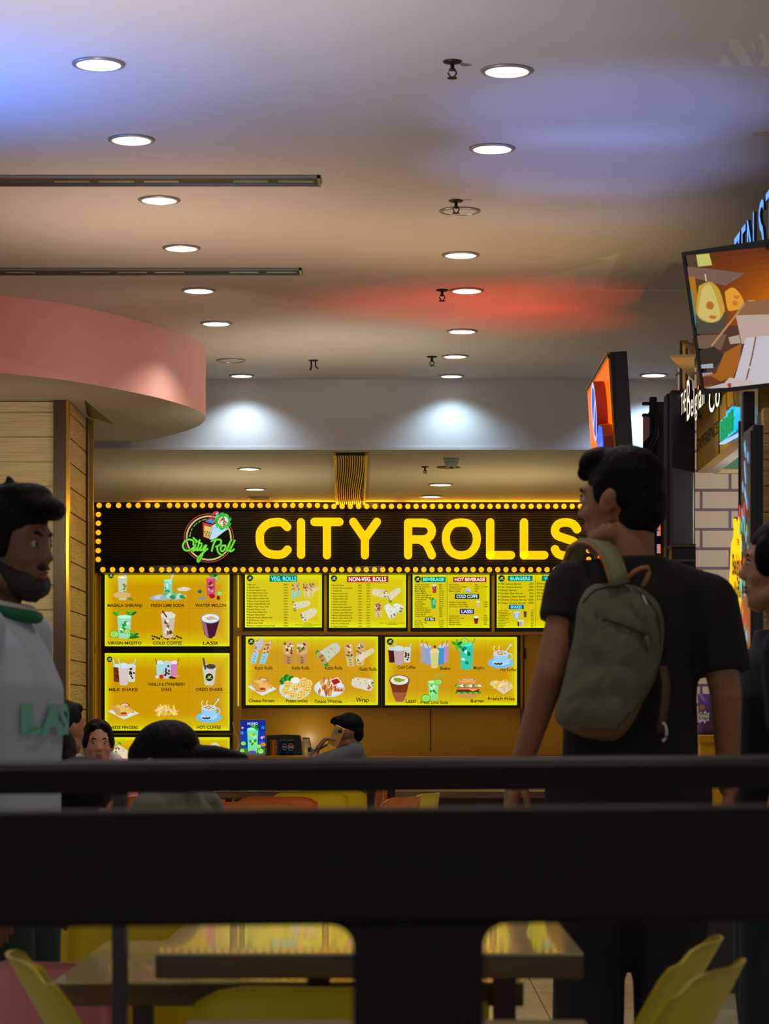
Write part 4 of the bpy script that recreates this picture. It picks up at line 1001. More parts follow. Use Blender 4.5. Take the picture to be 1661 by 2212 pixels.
b = MB(); n = 40; cy, cz, r = -.33, .735, .155
ring = [(cy+r*.9*math.cos(2*PI*k/n), cz+r*math.sin(2*PI*k/n)) for k in range(n)]
b.prism([(-.093,y,z) for y,z in ring], (-.055,0,0)); b.build('badge', M['orange_side'], bs, world=False)
def Tb(u, v): return bsM @ Vector((-.148, -.33-u, .735-v))
bsM = WM(bs)
nrm = tuple((bsM.to_3x3() @ Vector((-1,0,0))))
p = Print(Tb, nrm, 0); p.ell(0,0,.138,.153,(205,214,250),n=40); p.ell(0,0,.11,.125,(60,110,230),n=40); p.poly([(-.1,.05),(.1,-.07),(.11,-.03),(-.09,.09)],(205,214,250)); p.build('badge_face', bs)
b = MB(); o_ = [(-.69,.22),(-.69,.57),(-.66,.63),(-.5,.655),(-.36,.60),(-.34,.22)]
b.prism([(-.093,y,z) for y,z in o_], (-.05,0,0)); b.build('blue_panel', M['orange_side'], bs, world=False)
b = MB(); b.prism([(-.1435,y,z) for y,z in [(-.685,.225),(-.685,.565),(-.655,.622),(-.5,.647),(-.366,.595),(-.346,.225)]], (-.003,0,0)); b.build('blue_panel_face', M['blue_lit'], bs, world=False)
def Tb(u, v): return bsM @ Vector((-.147, -.36-u, .56-v))
p = Print(Tb, nrm, 0); rn = random.Random(4)
for r_ in range(3):
    u = .03
    while u < .28:
        w_ = rn.uniform(.015,.035); p.line([(u,.05+r_*.08),(u+w_*.4,.01+r_*.08),(u+w_,.05+r_*.08)], .008, (150,200,255)); u += w_+.012
p.build('white_script', bs)

# ---- black frames of the kiosk between orange sign and waffle counter
kf = thing('display_rack', 'black rack of uprights, crossbars and tall screen panel right of the orange sign', 'kiosk frame', (1.36, 13.0, 0))
def pb(px0, py0, px1, py1, d, name, m, dep=.06, par=None, bev=.004, z0=None):
    a, c = P(px0,py1,d), P(px1,py0,d); b = MB(); b.box(a.x,d,a.z if z0 is None else z0,c.x,d+dep,c.z); return b.build(name, m, par, bevel=bev)
pb(1404.5,857,1419,1640,13.1,'post',M['black'],.06,kf,z0=0)
pb(1388,868,1450,874,13.12,'crossbar',M['black'],.04,kf)
pb(1388,893,1410,899,13.12,'crossbar',M['black'],.04,kf)
b = MB(); b.prism([P(1388,899,13.13),P(1408,899,13.13),P(1408,886,13.13),P(1404,886,13.13),P(1400,893,13.13),P(1395,896,13.13)][::-1], (0,.03,0)); b.build('bracket', M['black'], kf)
pb(1419,872,1450,1118,12.95,'screen_panel',M['charcoal'],.05,kf)
pb(1429,1118,1450,1640,12.95,'lower_panel',M['charcoal'],.05,kf,z0=0)
b = MB(); b.tube([P(1419,895,12.9),P(1415,940,12.9),P(1402,960,12.95),P(1397,985,12.95),P(1404,1000,12.95)], [.012,.02,.03,.028,.01], 10); b.build('hanging_cable', M['black'], kf, True)
M['pink_poster'] = mat('pink_poster', (176,104,112), .5, var=(6,(190,150,170)))
pb(1389,899,1409,1000,14.3,'wall_poster',M['pink_poster'],.02,None); o = bpy.data.objects['wall_poster']; tag(o, 'small pink poster seen between the orange sign and the black posts', 'poster')
M['blue_tile'] = mat('lit_tile', (150,170,220), .3, emis=(120,150,214), es=.75)
t = thing('lit_tile_panel', 'narrow lit panel of pale blue tiles with orange edge, behind the backpacked man\'s neck', 'lit panel', P(1419,1190,13.5))
pb(1408,1110,1424,1195,13.5,'tiles',M['blue_tile'],.03,t)
b = MB()
for y_ in (1146,1166): a, c = P(1408,y_+1,13.49), P(1424,y_-1,13.49); b.box(a.x,13.492,a.z,c.x,13.5,c.z)
a, c = P(1416,1166,13.49), P(1418,1146,13.49); b.box(a.x,13.492,a.z,c.x,13.5,c.z); b.build('grout', mat('navy',(40,44,90),.5), t)
pb(1424,1108,1428,1195,13.48,'edge',M['orange_lit'],.05,t)
pb(1408,1195,1428,1640,13.5,'stand',M['charcoal'],.05,t,z0=0)
b = MB(); b.box(1.2,13.05,2.06,1.372,13.09,2.1); b.build('mounting_arm', M['black'], bs)

# ---- waffle kiosk
wk = thing('waffle_kiosk', 'waffle kiosk with black corner column, yellow fascia and counter at the right', 'kiosk', (1.7, 11.5, 0))
pb(1448,842,1502,1640,12.0,'corner_column',M['black'],.12,wk,z0=0,bev=.012)
pb(1439,850,1449,1175,12.05,'corner_column',M['black'],.12,wk,z0=0,bev=.006)
b = MB(); a, c = P(1449,1640,11.9), P(1500.5,1176,11.9); b.box(a.x,11.86,0,c.x,11.998,c.z); b.build('lower_cabinet', M['black_gloss'], wk)
b = MB()
for y_ in (1176,1208): c = P(1502,y_,11.85); b.box(a.x-.005,11.845,c.z-.012,c.x,11.998,c.z)
b.build('cabinet_edge', M['dark_metal'], wk)
# yellow fascia, facing the aisle
FX = 1.42; M['fascia_yellow'] = mat('fascia_yellow', (176,140,16), .3, var=(2,(160,124,14)))
b = MB(); b.box(FX,9.96,CZ+1.17,FX+.05,11.99,2.93); b.build('fascia', M['fascia_yellow'], wk)
b = MB(); b.box(FX-.004,11.13,CZ+1.17,FX,11.15,2.93); b.box(FX-.004,9.96,2.9,FX,11.99,2.93); b.build('fascia_joint', M['dark_metal'], wk)
b = MB(); b.box(FX+.05,9.96,CZ+1.17,1.52,11.99,CZ+1.19); b.build('canopy_underside', M['white_paint'], wk)
b = MB(); b.box(FX+.05,9.96,2.91,3.2,12.59,2.93); b.build('light_shield', M['charcoal'], wk)  # unseen board added to keep lamp light off the ceiling
p = Print(metresX(FX-.001,11.95,CZ+1.265), NX_, 0); p.text('EXPERIENCE', 0, .78, 0, .055, (60,46,8), .0); p.build('dark_lettering', wk, M['paper_ink'])
pb(1606,845,1630.5,1640,9.86,'front_post',M['black'],.09,wk,z0=0)
pb(1602.5,848,1606,1640,9.87,'front_post',M['steel'],.05,wk,z0=0,bev=0)
# brick patterned wall
M['brick'] = mat('brick_wall', (222,206,186), .5)
def brick_nodes():
    nt = M['brick'].node_tree; b = nt.nodes['Principled BSDF']; tc = nt.nodes.new('ShaderNodeTexCoord')
    mp = nt.nodes.new('ShaderNodeMapping'); mp.inputs['Rotation'].default_value = (PI/2,0,0); mp.inputs['Location'].default_value = (.052,.0,0)
    br = nt.nodes.new('ShaderNodeTexBrick'); nt.links.new(tc.outputs['Object'], mp.inputs[0]); nt.links.new(mp.outputs[0], br.inputs['Vector'])
    br.inputs['Scale'].default_value = 1; br.inputs['Brick Width'].default_value = .285; br.inputs['Row Height'].default_value = .0965; br.inputs['Mortar Size'].default_value = .0075; br.inputs['Mortar Smooth'].default_value = .1
    br.inputs['Color1'].default_value = (*lin((222,208,190)),1); br.inputs['Color2'].default_value = (*lin((218,204,188)),1); br.inputs['Mortar'].default_value = (*lin((118,88,112)),1)
    nt.links.new(br.outputs['Color'], b.inputs['Base Color'])
brick_nodes()
b = MB(); b.box(1.40,12.6,0,3.4,12.7,2.9); struct(b.build('wall_right', M['brick'], loc=(0,12.6,P(0,1059,12.6).z)))
light('SPOT', 'fascia_fill', (.75,10.9,2.45), (1.42,10.95,2.55), 14, (255,228,190), spot_size=1.15, spot_blend=.8, shadow_soft_size=.0)  # unseen spot added to brighten the yellow fascia
light('POINT', 'kiosk_lamp', (1.95,11.3,2.2), None, 22, (255,240,222), shadow_soft_size=.0)
# framed teal picture
t = thing('framed_picture', 'plain teal picture in a cream frame on the white brick wall', 'picture', P(1640,1022,12.55))
a, c = P(1548,1022,12.55), P(1720,905,12.55); fw_ = .02
b = MB(); b.box(a.x,12.55,a.z,c.x,12.597,a.z+fw_); b.box(a.x,12.55,c.z-fw_,c.x,12.597,c.z); b.box(a.x,12.55,a.z+fw_,a.x+fw_,12.597,c.z-fw_); b.box(c.x-fw_,12.55,a.z+fw_,c.x,12.597,c.z-fw_)
b.build('frame', mat('cream_frame',(226,206,160),.5), t)
b = MB(); b.box(a.x+fw_,12.57,a.z+fw_,c.x-fw_,12.59,c.z-fw_); b.build('picture_panel', mat('teal_print',(90,160,130),.5), t)
# THE Belgian Waffle Co. letters
M['letter_cream'] = mat('letter_cream', (255,250,225), .4, emis=(255,248,220), es=1.1)
wl_ = thing('waffle_lettering', 'glowing cream channel letters reading THE Belgian Waffle Co, half behind the television', 'letter sign', (1.36, 11.3, CZ+1.3))
def letters3(s, X, Y0, Z0, width, cap, m, par, name='letter', th=.012, bold=.03, base=0):
    vs, fs = text_shape(s, bold); a = min(v[0] for v in vs); k = width/(max(v[0] for v in vs)-a); ky = cap/CAPH
    b = MB(); n = len(vs)
    fr = [(X-th, Y0-(v[0]-a)*k, Z0+v[1]*ky) for v in vs]; bk = [(X, q[1], q[2]) for q in fr]
    ed = {}
    for f_ in fs:
        for i in range(len(f_)): e = (f_[i], f_[(i+1) % len(f_)]); ed[e] = 1
    b.add(fr+bk, [tuple(f_) for f_ in fs]); b.add(fr+bk, [tuple(n+i for i in f_)[::-1] for f_ in fs]+[(e[0],n+e[0],n+e[1],e[1]) for e in ed if (e[1],e[0]) not in ed], 1)
    return b.build(name, [m, M['black']], par)
def word3(s, X, Y0, Z0, width, cap, m, par, bold=.03):
    ws = [max(v[0] for v in text_shape(ch, bold)[0])-min(v[0] for v in text_shape(ch, bold)[0]) for ch in s]; gap = .14; k = width/(sum(ws)+gap*(len(s)-1)); u = 0
    for ch, w_ in zip(s, ws): letters3(ch, X, Y0-u, Z0, w_*k, cap, m, par, bold=bold); u += (w_+gap)*k
word3('THE', 1.36, 12.0, CZ+1.44, .20, .10, M['letter_cream'], wl_, bold=.0)
word3('B', 1.36, 11.76, CZ+1.385, .13, .185, M['letter_cream'], wl_, bold=0)
word3('elgian', 1.36, 11.6, CZ+1.385, .5, .115, M['letter_cream'], wl_, bold=.0)
word3('Co', 1.36, 10.93, CZ+1.315, .36, .115, M['letter_cream'], wl_, bold=.0)
b = MB(); b.box(1.361,10.5,CZ+1.4,1.372,12.02,CZ+1.43); b.box(1.372,10.7,CZ+1.405,1.42,10.74,CZ+1.425); b.box(1.372,11.8,CZ+1.405,1.42,11.84,CZ+1.425); b.build('mounting_bar', M['dark_metal'], wl_)
# FROZEN ST... letters
M['letter_blue'] = mat('letter_blue', (90,170,255), .4, emis=(86,168,255), es=1.0)
fz = thing('frozen_lettering', 'tall glowing blue channel letters reading FROZEN ST above the television', 'letter sign', (1.42, 10.2, CZ+1.75))
word3('FROZEN', 1.43, 11.28, CZ+1.80, 1.22, .215, M['letter_blue'], fz, bold=.0)
word3('STREET', 1.43, 9.93, CZ+1.80, 1.3, .215, M['letter_blue'], fz, bold=.0)
b = MB(); b.box(1.40,8.8,2.93,1.46,11.99,2.95); b.build('mounting_bar', M['black'], fz)
# teal logo panel
M['teal_lit'] = mat('teal_lit', (20,190,230), .4, emis=(20,176,232), es=1.0); M['green_lit'] = mat('green_lit', (10,150,90), .4, emis=(8,140,80), es=.8)
tl = thing('waterfall_logo', 'small glowing cyan sign with green letters and a jar shape, below the television', 'letter sign', (1.38, 10.5, CZ+1.18))
TX_ = planeX(1.375)
b = MB(); b.prism([TX_(*q) for q in ((1554,952),(1554,912),(1568,898),(1568,890),(1581,878),(1581,930))], (.02,0,0)); b.build('cyan_plate', M['teal_lit'], tl)
b = MB(); b.prism([TX_(*q) for q in spline([(1584,884),(1590,880),(1597,881),(1600,890),(1599,897),(1600,915),(1597,925),(1586,926),(1583,915),(1584,900),(1584,884)],3)[:-1]], (.03,0,0)); b.build('jar_shape', M['teal_lit'], tl, True)
b = MB(); TG = planeX(1.365)
for x0, y0, y1 in ((1554,912,954),(1560,906,950),(1565,903,946),(1572,893,938),(1577,886,934)):
    b.prism([TG(x0,y0),TG(x0+2.4,y0-2),TG(x0+2.4,y1-2),TG(x0,y1)], (.01,0,0))
for x0, y0 in ((1560,925),(1572,912),(1577,905)): b.prism([TG(x0,y0),TG(x0+5,y0-4),TG(x0+5,y0+1),TG(x0,y0+5)], (.009,0,0))
b.build('letter', M['green_lit'], tl)
b = MB(); b.prism([TX_(*q) for q in ((1554,957),(1602,931),(1602,934),(1554,960))], (.02,0,0)); b.build('light_bar', mat('pale_blue_led',(180,200,255),.4,emis=(150,190,255),es=1.0), tl)
# canopy corner boards
M['ply'] = mat('canopy_board', (190,150,80), .5, var=(3,(176,134,66)))
z_ = CZ+1.55
def hz(px, py, h): d_ = F*h/(HY-py); return ((px-HX)*d_/F, d_, CZ+h)
b = MB(); b.prism([hz(1448,773,1.55), hz(1500,771,1.55), hz(1500,824,1.55)], (0,0,.012)); tag(b.build('canopy_board', M['ply'], loc=hz(1490,780,1.55)), 'pointed tan board sticking out left of the television, the larger one', 'canopy board')
b = MB(); b.prism([hz(1472,739,1.66), hz(1500,748,1.66), hz(1500,770,1.66)], (0,0,.012)); tag(b.build('canopy_board', M['ply'], loc=hz(1490,750,1.66)), 'small tan board above the larger pointed one, left of the television', 'canopy board')
gf = thing('gold_upright', 'slim gold and black upright rising behind the left edge of the television', 'post', (1.38,12.2,2.72))
pb(1469,735,1473,846,12.15,'edge',M['black'],.03,gf); pb(1473,735,1483,846,12.16,'panel',M['ply'],.03,gf); pb(1483,735,1486,846,12.15,'edge',M['black'],.03,gf)
# hanging waffle sign
M['waffle_lit'] = mat('waffle_lit', (255,200,0), .4, emis=(255,196,0), es=1.0); M['waffle_rim'] = mat('waffle_rim', (120,60,16), .5)
ws = thing('waffle_sign', 'glowing yellow ragged-edged hanging sign with dark lettering, seen at a steep angle', 'shop sign', (1.34,9.95,CZ+.25))
WT = planeX(1.335)
wo = [(1585,1118),(1590,1117),(1594,1130),(1599,1112),(1601,1119),(1601,1150),(1607,1156),(1608,1180),(1607,1200),(1610,1232),(1610,1250),(1606,1272),(1604,1300),(1603,1335),(1598,1342),(1596,1370),(1593,1388),(1586,1372),(1582,1352),(1578,1336),(1577,1290),(1575,1262),(1578,1235),(1579,1200),(1581,1170),(1586,1158),(1587,1140)]
wo = [(x,y if y < 1300 else 1300+(y-1300)*1.3) for x,y in wo]
b = MB(); b.prism([WT(*q) for q in wo], (.014,0,0)); b.build('back_plate', M['waffle_rim'], ws)
cx_, cy_ = 1594, 1260
b = MB(); b.prism([WT(cx_+(x-cx_)*.88, cy_+(y-cy_)*.975)+Vector((-.006,0,0)) for x,y in wo], (.005,0,0)); b.build('lit_face', M['waffle_lit'], ws)
p = Print(planeX(1.328), NX_, 0)
for s_, x0, x1, yb, cp in (('THE',1592.5,1597.5,1178,13),('Belgian',1583,1604,1240,42),('Waffle',1586,1601,1290,34),('CO',1589,1597,1316,16),('II',1589,1592,1341,14)): p.text(s_, x0, x1, yb, cp, (70,40,6), .03)
p.build('lettering', ws)
b = MB(); b.tube([WT(1593,1120)+Vector((.007,0,0)), Vector((1.342, WT(1593,1120).y, 2.32))], .004, 8); b.build('hanger', M['black'], ws)
# chalkboard style menu stand
M['chalk'] = mat('chalk_black', (44,42,40), .4)
cb = thing('menu_stand', 'tall dark lit menu stand with pale blue handwriting, seen nearly edge on at the right', 'menu stand', (1.31,9.3,0))
b = MB(); b.box(1.29,9.18,0,1.33,9.44,CZ+1.07); b.build('stand_body', mat('stand_navy',(12,16,30),.35), cb, bevel=.006)
b = MB(); b.box(1.283,9.19,.5,1.2895,9.43,CZ+1.05); b.build('menu_face', M['chalk'], cb)
b = MB(); b.box(1.2815,9.19,.7,1.283,9.43,1.62); b.build('lower_print', mat('terracotta_print',(170,100,60),.4,emis=(150,80,40),es=.5), cb)
p = Print(metresX(1.2808,9.43,CZ+1.05), NX_, 0); rn = random.Random(11)
cols = [(130,200,255),(150,215,250),(60,200,160),(230,80,60),(240,150,60),(130,200,255),(200,180,120)]
for k in range(60):
    u = rn.uniform(.02,.2); v = .03+k*.024; c = cols[k % 7 if .3 < v < 1.1 else 0]
    if v > 1.45: break
    p.line([(u,v),(u+.012,v+.03),(u+.02,v-.005),(u+.034,v+.035)], .008, c)
for k in range(6): u = .03+.12*(k%2); v = .28+.2*(k//2); p.ell(u,v,.022,.03,(220,70,50)); p.ell(u+.01,v+.06,.018,.035,(50,190,150))
p.build('handwriting', cb)
# tan plank clad corner at the far right edge
pc = thing('planked_counter_wall', 'tan planked wall end at the right edge of the photo below the television', 'wall panel', (1.7,9.5,0))
zt0 = CZ+1.17
b = MB()
for k in range(18):
    z1_ = zt0-k*.098
    if z1_ < .1: break
    b.box(1.375,9.5,z1_-.095,1.9,9.56,z1_)
b.build('planks', M['wood_plank'], pc, bevel=.004)
b = MB(); b.box(1.38,9.55,0,1.9,9.7,zt0-.003); b.build('core', M['brown_trim'], pc)
# counter and crisps bag
b = MB(); t = thing('kiosk_counter', 'yellow kiosk counter glimpsed between the man\'s body and right arm', 'counter', (1.55,10.9,0))
zk = P(0,1588,10.9).z; b.box(1.29,10.75,zk-.3,1.82,11.2,zk-.03); b.build('counter_front', M['yellow_wall'], t)
b = MB(); b.box(1.31,10.77,0,1.8,11.18,zk-.3); b.build('counter_base', M['charcoal'], t)
b = MB(); b.box(1.28,10.73,zk-.03,1.83,11.22,zk); b.build('counter_top', M['yellow_trim'], t, bevel=.004)
cr = thing('crisps_bag', 'purple bag of crisps standing on the yellow kiosk counter', 'snack bag', (1.34,10.85,zk))
w2, h2 = .055, .175; vs = []; fs = []; nu, nv = 10, 12
for s_ in (-1, 1):
    for j in range(nv+1):
        for i in range(nu+1):
            u, v = i/nu*2-1, j/nv; bul = (1-u*u)**.5*math.sin(PI*v)**.6*.03 if 0 < v < 1 else 0
            vs.append((1.345+u*w2*(1-.06*math.sin(PI*v)), 10.85+s_*(bul+.001), zk+.001+v*h2))
N1_ = (nu+1)*(nv+1)
for s_ in (0,1):
    for j in range(nv):
        for i in range(nu):
            a = s_*N1_+j*(nu+1)+i; q = (a,a+1,a+nu+2,a+nu+1); fs.append(q if s_ == 0 else q[::-1])
b = MB(); b.add(vs, fs); b.build('bag', mat('purple_foil',(96,60,130),.3,.2), cr, True)
p = Print(lambda x,y: P(x,y,10.815), NB, 0); p.poly([(1508,1546),(1513,1536),(1518,1543),(1523,1534),(1528,1542),(1532,1538),(1531,1558),(1526,1556),(1522,1564),(1518,1557),(1512,1562),(1508,1558)],(225,225,220)); p.text('Crisps',1509,1530,1554,7,(40,30,20),.02); p.text('Aroma',1511,1528,1545,5,(40,30,20),.02); p.ell(1517,1528,6,6,(190,130,60)); p.build('label', cr, M['paper_ink'])

# ---- television
TL, TR = P(1474,545,9.85), P(1661,518,9.60); BL, BR_ = P(1508,852,9.85), P(1661,838,9.66)
ux = (TR-TL); ux.z = 0; ux.normalize()
dn = Vector((0,0,-1)); nn = ux.cross(dn).normalized()
if nn.y > 0: nn = -nn
bv = (BL-TL); bv = Vector((bv.x*.6, .0, bv.z)) - nn*.08; bv.normalize()
nrmT = ux.cross(bv).normalized(); nrmT = nrmT if nrmT.y < 0 else -nrmT
hT = (TL-BL).length; wT = .97
UX = ux.copy(); UX = (UX+Vector((0,0,.01))).normalized()
tv = thing('television', 'flat television with a thin black frame tilted down at the right, showing a food advert', 'television', TL+UX*wT/2+bv*hT/2)
def tq(u, v, o=0): return TL+UX*u+bv*v+nrmT*o
b = MB(); b.prism([tq(0,0),tq(wT,0),tq(wT,hT),tq(0,hT)], -nrmT*.035); b.build('back_case', M['black_gloss'], tv)
b = MB(); f_ = .013
for (u0,v0,u1,v1) in ((0,0,wT,f_),(0,hT-f_*1.3,wT,hT),(0,f_,f_,hT-f_*1.3),(wT-f_,f_,wT,hT-f_*1.3)):
    b.prism([tq(u0,v0,.0005),tq(u1,v0,.0005),tq(u1,v1,.0005),tq(u0,v1,.0005)], nrmT*.008)
b.build('frame', M['black_gloss'], tv)
# screen image, drawn in the crop (origin 1460,500 ; 6.144 per pixel) mapped on the panel
def Ts(x, y):
    px, py = 1460+x/6.144, 500+y/6.144
    o_ = Vector((0,0,CZ)); ray = Vector(((px-HX)/F, 1, (HY-py)/F)); t_ = (TL-o_).dot(nrmT)/ray.dot(nrmT); return o_+ray*t_
p = Print(Ts, nrmT, -13)
def q2(u, v):  # screen fraction -> crop coordinates through the panel corners
    q = tq(u, v); return ((q.x/q.y*F+HX-1460)*6.144, (HY-(q.z-CZ)/q.y*F-500)*6.144)
nU, nV = 40, 24
for i in range(nU):
    for j in range(nV):
        u, v = f_+(wT-2*f_)*i/nU, f_+(hT-2.3*f_)*j/nV; du, dv = (wT-2*f_)/nU, (hT-2.3*f_)/nV
        fx, fy = min(1, i/15), j/nV
        A = [86+26*min(1,fx*3),70-18*min(1,fx*3),50-30*min(1,fx*3)]; B_ = (214,110,10)
        t_ = max(0, min(1, (fx-.15)*1.3))*max(0, min(1, fy*2.6)) ; c = [A[k]*(1-t_)+B_[k]*t_ for k in range(3)]
        if fy > .5: c = (92,58,44) if fx < .6 else (150,84,30)
        p.k = -12; p.poly([q2(u,v),q2(u+du,v),q2(u+du,v+dv),q2(u,v+dv)], c)
p.k = 0
p.poly([(135,470),(420,480),(900,520),(640,700),(160,600)],(128,98,84)); p.poly([(150,600),(240,600),(300,1130),(230,1150)],(186,120,34)); p.poly([(165,760),(200,800),(240,1100),(230,1290),(205,1290)],(90,150,130))
p.poly([(235,1110),(660,1060),(600,1330),(225,1370)],(84,78,66))
p.poly(spline([(290,720),(380,670),(460,660),(560,760),(620,1000),(600,1080),(540,1170),(420,1205),(280,1150),(250,1000),(290,720)],3),(206,164,60))
p.poly(spline([(330,760),(400,690),(460,720),(520,880),(560,1090),(520,1170),(430,1195),(290,1140),(270,1050),(330,760)],3),(216,196,110)); p.blob(430,975,50,52,(190,110,40)); p.blob(460,1130,50,28,(206,120,50)); p.poly([(270,300),(440,275),(475,430),(290,460)],(206,204,110)); p.line([(380,560),(390,650)],14,(230,220,200))
p.poly(spline([(630,780),(720,720),(800,760),(870,880),(860,980),(760,1020),(670,1030),(640,900),(630,780)],3),(236,164,50)); p.ell(760,925,40,36,(206,130,40)); p.poly([(740,820),(830,830),(790,870),(750,860)],(206,130,40)); p.poly([(930,880),(1030,870),(970,990)],(230,160,60)); p.poly([(1110,870),(1160,860),(1130,920)],(230,160,60))
p.poly([(770,1090),(890,900),(1260,850),(1260,1110)],(150,104,72)); p.poly([(765,1090),(1300,1050),(1300,1400),(830,1470)],(196,172,160)); p.poly([(660,1390),(800,1350),(820,1460),(680,1480)],(186,164,140))
p.poly([(215,1390),(640,1350),(560,1560),(240,1560)],(120,94,76)); p.poly([(240,1590),(470,1520),(600,1640),(480,1800),(250,1830)],(60,50,40)); p.poly([(255,1780),(445,1750),(450,1810),(262,1830)],(170,180,190)); p.poly([(262,1890),(440,1870),(430,1920),(270,1930)],(150,160,170))
p.poly([(600,1600),(830,1460),(800,1700),(700,1940),(600,1960),(300,2090),(270,2080),(270,1930),(480,1880)],(170,100,30)); p.poly([(270,1940),(420,1920),(560,2000),(290,2070)],(110,60,40))
p.poly([(890,1385),(1320,1320),(1320,2060),(690,2070),(830,1600)],(206,200,206)); p.line([(440,1510),(760,1100),(880,930)],26,(190,140,100)); p.line([(1020,1370),(970,1600),(930,1760)],16,(110,70,56)); p.line([(920,1800),(880,1940)],20,(150,90,70))
p.poly([(600,1990),(660,1930),(880,1950),(1020,2030),(600,2080)],(210,190,186)); p.blob(655,2030,26,30,(176,70,30)); p.poly([(290,2095),(600,2000),(620,2085)],(196,186,190))
# keep every ink on the panel: clip by dropping corners outside
def inside(v):
    r_ = v-TL; u, w_ = r_.dot(UX), r_.dot(bv); u = min(max(u, f_), wT-f_); w_ = min(max(w_, f_), hT-f_*1.3); return TL+UX*u+bv*w_+nrmT*r_.dot(nrmT)
p.mb.v = [tuple(inside(Vector(v))) for v in p.mb.v]
M['screen_ink'] = ink_mat('screen_image', True, .85)
p.build('screen_image', tv, M['screen_ink'])
b = MB(); c_ = tq(wT/2, hT/2, -.036); b.bar(c_+nrmT*-.05, c_, .12, .12); b.tube([c_+nrmT*-.05, Vector((c_.x+.03,c_.y+.04,ZC))], .018, 12); b.build('ceiling_bracket', M['black'], tv)
# ================================================================== FURNITURE
# near railing (out of focus, closest to the viewer)
roll = math.radians(-.45)
nr_ = thing('wooden_railing', 'dark wooden railing with a broad centre post, nearest to the viewer and out of focus', 'railing', (0,2.1,0))
D1 = 2.1; a, c = P(-500,1999,D1), P(2200,1748,D1)
lz, hz_ = a.z, c.z; xl, xr = P(762,0,D1).x, P(1046,0,D1).x; rf = .018
tilt = lambda x: x*math.tan(-roll)
o_ = [(a.x,hz_),(a.x,lz)]+[(xl-rf,lz)]+[(xl-rf+rf*math.sin(t*PI/16), lz-rf+rf*math.cos(t*PI/16)) for t in range(1,9)]
o2 = [(xl,0),(xr,0)]+[(xr+rf-rf*math.cos(t*PI/16), lz-rf+rf*math.sin(t*PI/16)) for t in range(0,9)]+[(c.x,lz),(c.x,hz_)]
b = MB(); pts = [(a.x,hz_),(a.x,lz),(xl-rf,lz),(xr+rf,lz),(c.x,lz),(c.x,hz_)]
b.prism([(x,D1,z+tilt(x)) for x,z in pts], (0,.06,0)); b.build('top_board', M['rail_wood'], nr_, bevel=.006)
b = MB(); pts = [(xl-rf,lz)]+[(xl-rf+rf*math.sin(t*PI/16), lz-rf+rf*math.cos(t*PI/16)) for t in range(1,9)]+[(xl,0),(xr,0)]+[(xr+rf-rf*math.sin(t*PI/16), lz-rf+rf*math.cos(t*PI/16)) for t in range(8,0,-1)]+[(xr+rf,lz)]
b.prism([(x,D1+.001,z+tilt(x)) for x,z in pts], (0,.058,0)); b.build('post', M['rail_wood'], nr_)
# far railing
D2 = 3.5; fr_ = thing('wooden_railing', 'thin dark wooden railing just behind the near one, with a slim post at the left', 'railing', (0,D2,0))
a, c = P(-400,1709,D2), P(2100,1652,D2); pr = [(D2,a.z),(D2+.07,a.z),(D2+.07,c.z),(D2+.055,c.z+.0085),(D2+.03,c.z+.0095),(D2+.008,c.z+.004),(D2,c.z-.004)]
b = MB(); b.prism([(a.x,y,z+tilt(a.x)) for y,z in pr], (c.x-a.x,0,tilt(c.x)-tilt(a.x))); b.build('top_rail', M['rail_wood'], fr_)
x0, x1 = P(239,0,D2).x, P(270,0,D2).x; b = MB(); b.box(x0,D2+.01,0,x1,D2+.05,a.z+tilt(x0)); b.build('post', M['dark_wood'], fr_, bevel=.002)
b = MB(); b.box(1.2,D2+.01,0,1.22,D2+.05,a.z+tilt(1.2)); b.build('post', M['dark_wood'], fr_, bevel=.002)

def table(name, x0, x1, y0, y1, z, th, label, legs, group=None, rz=0, h=None):
    cx, cy = (x0+x1)/2, (y0+y1)/2
    t = thing(name, label, 'table', (cx,cy,0), rz, group=group)
    hx, hy = (x1-x0)/2, (y1-y0)/2
    b = MB(); b.box(-hx,-hy,z-.004,hx,hy,z); b.build('table_top', M['table_top'], t, world=False)
    b = MB(); b.box(-hx,-hy,z-th,hx,hy,z-.004); b.build('table_edge', M['table_edge'], t, world=False, bevel=.002)
    for lx in legs:
        b = MB(); b.box(lx-cx-.018,-.02,0.012,lx-cx+.018,.02,z-th); b.build('leg', M['maroon'], t, world=False)
        b = MB(); b.box(lx-cx-.04,-.24,0,lx-cx+.04,.24,.012); b.build('foot', M['maroon'], t, world=False)
    return t
def tz(py, d): return P(0,py,d).z
table('dining_table', P(335,0,3.7).x, P(1259,0,3.7).x, 3.7, 4.5, tz(2058,3.7), .038, 'upper glossy dining table with a thick brown edge, right behind the centre post', [(682-HX)*3.95/F, (1098-HX)*3.95/F], rz=0)
table('dining_table', P(116,0,4.17).x, P(1131,0,4.17).x, 4.17, 4.95, tz(2121,4.17), .04, 'lower dining table reaching further left, partly under the other tabletop', [-.45,.15])
table('dining_table', P(408,0,3.40).x, P(1262,0,3.40).x, 2.55, 3.40, tz(2203,3.40), .03, 'nearest dining table, only its pale far edge showing at the bottom of the photo', [-.2,.2])

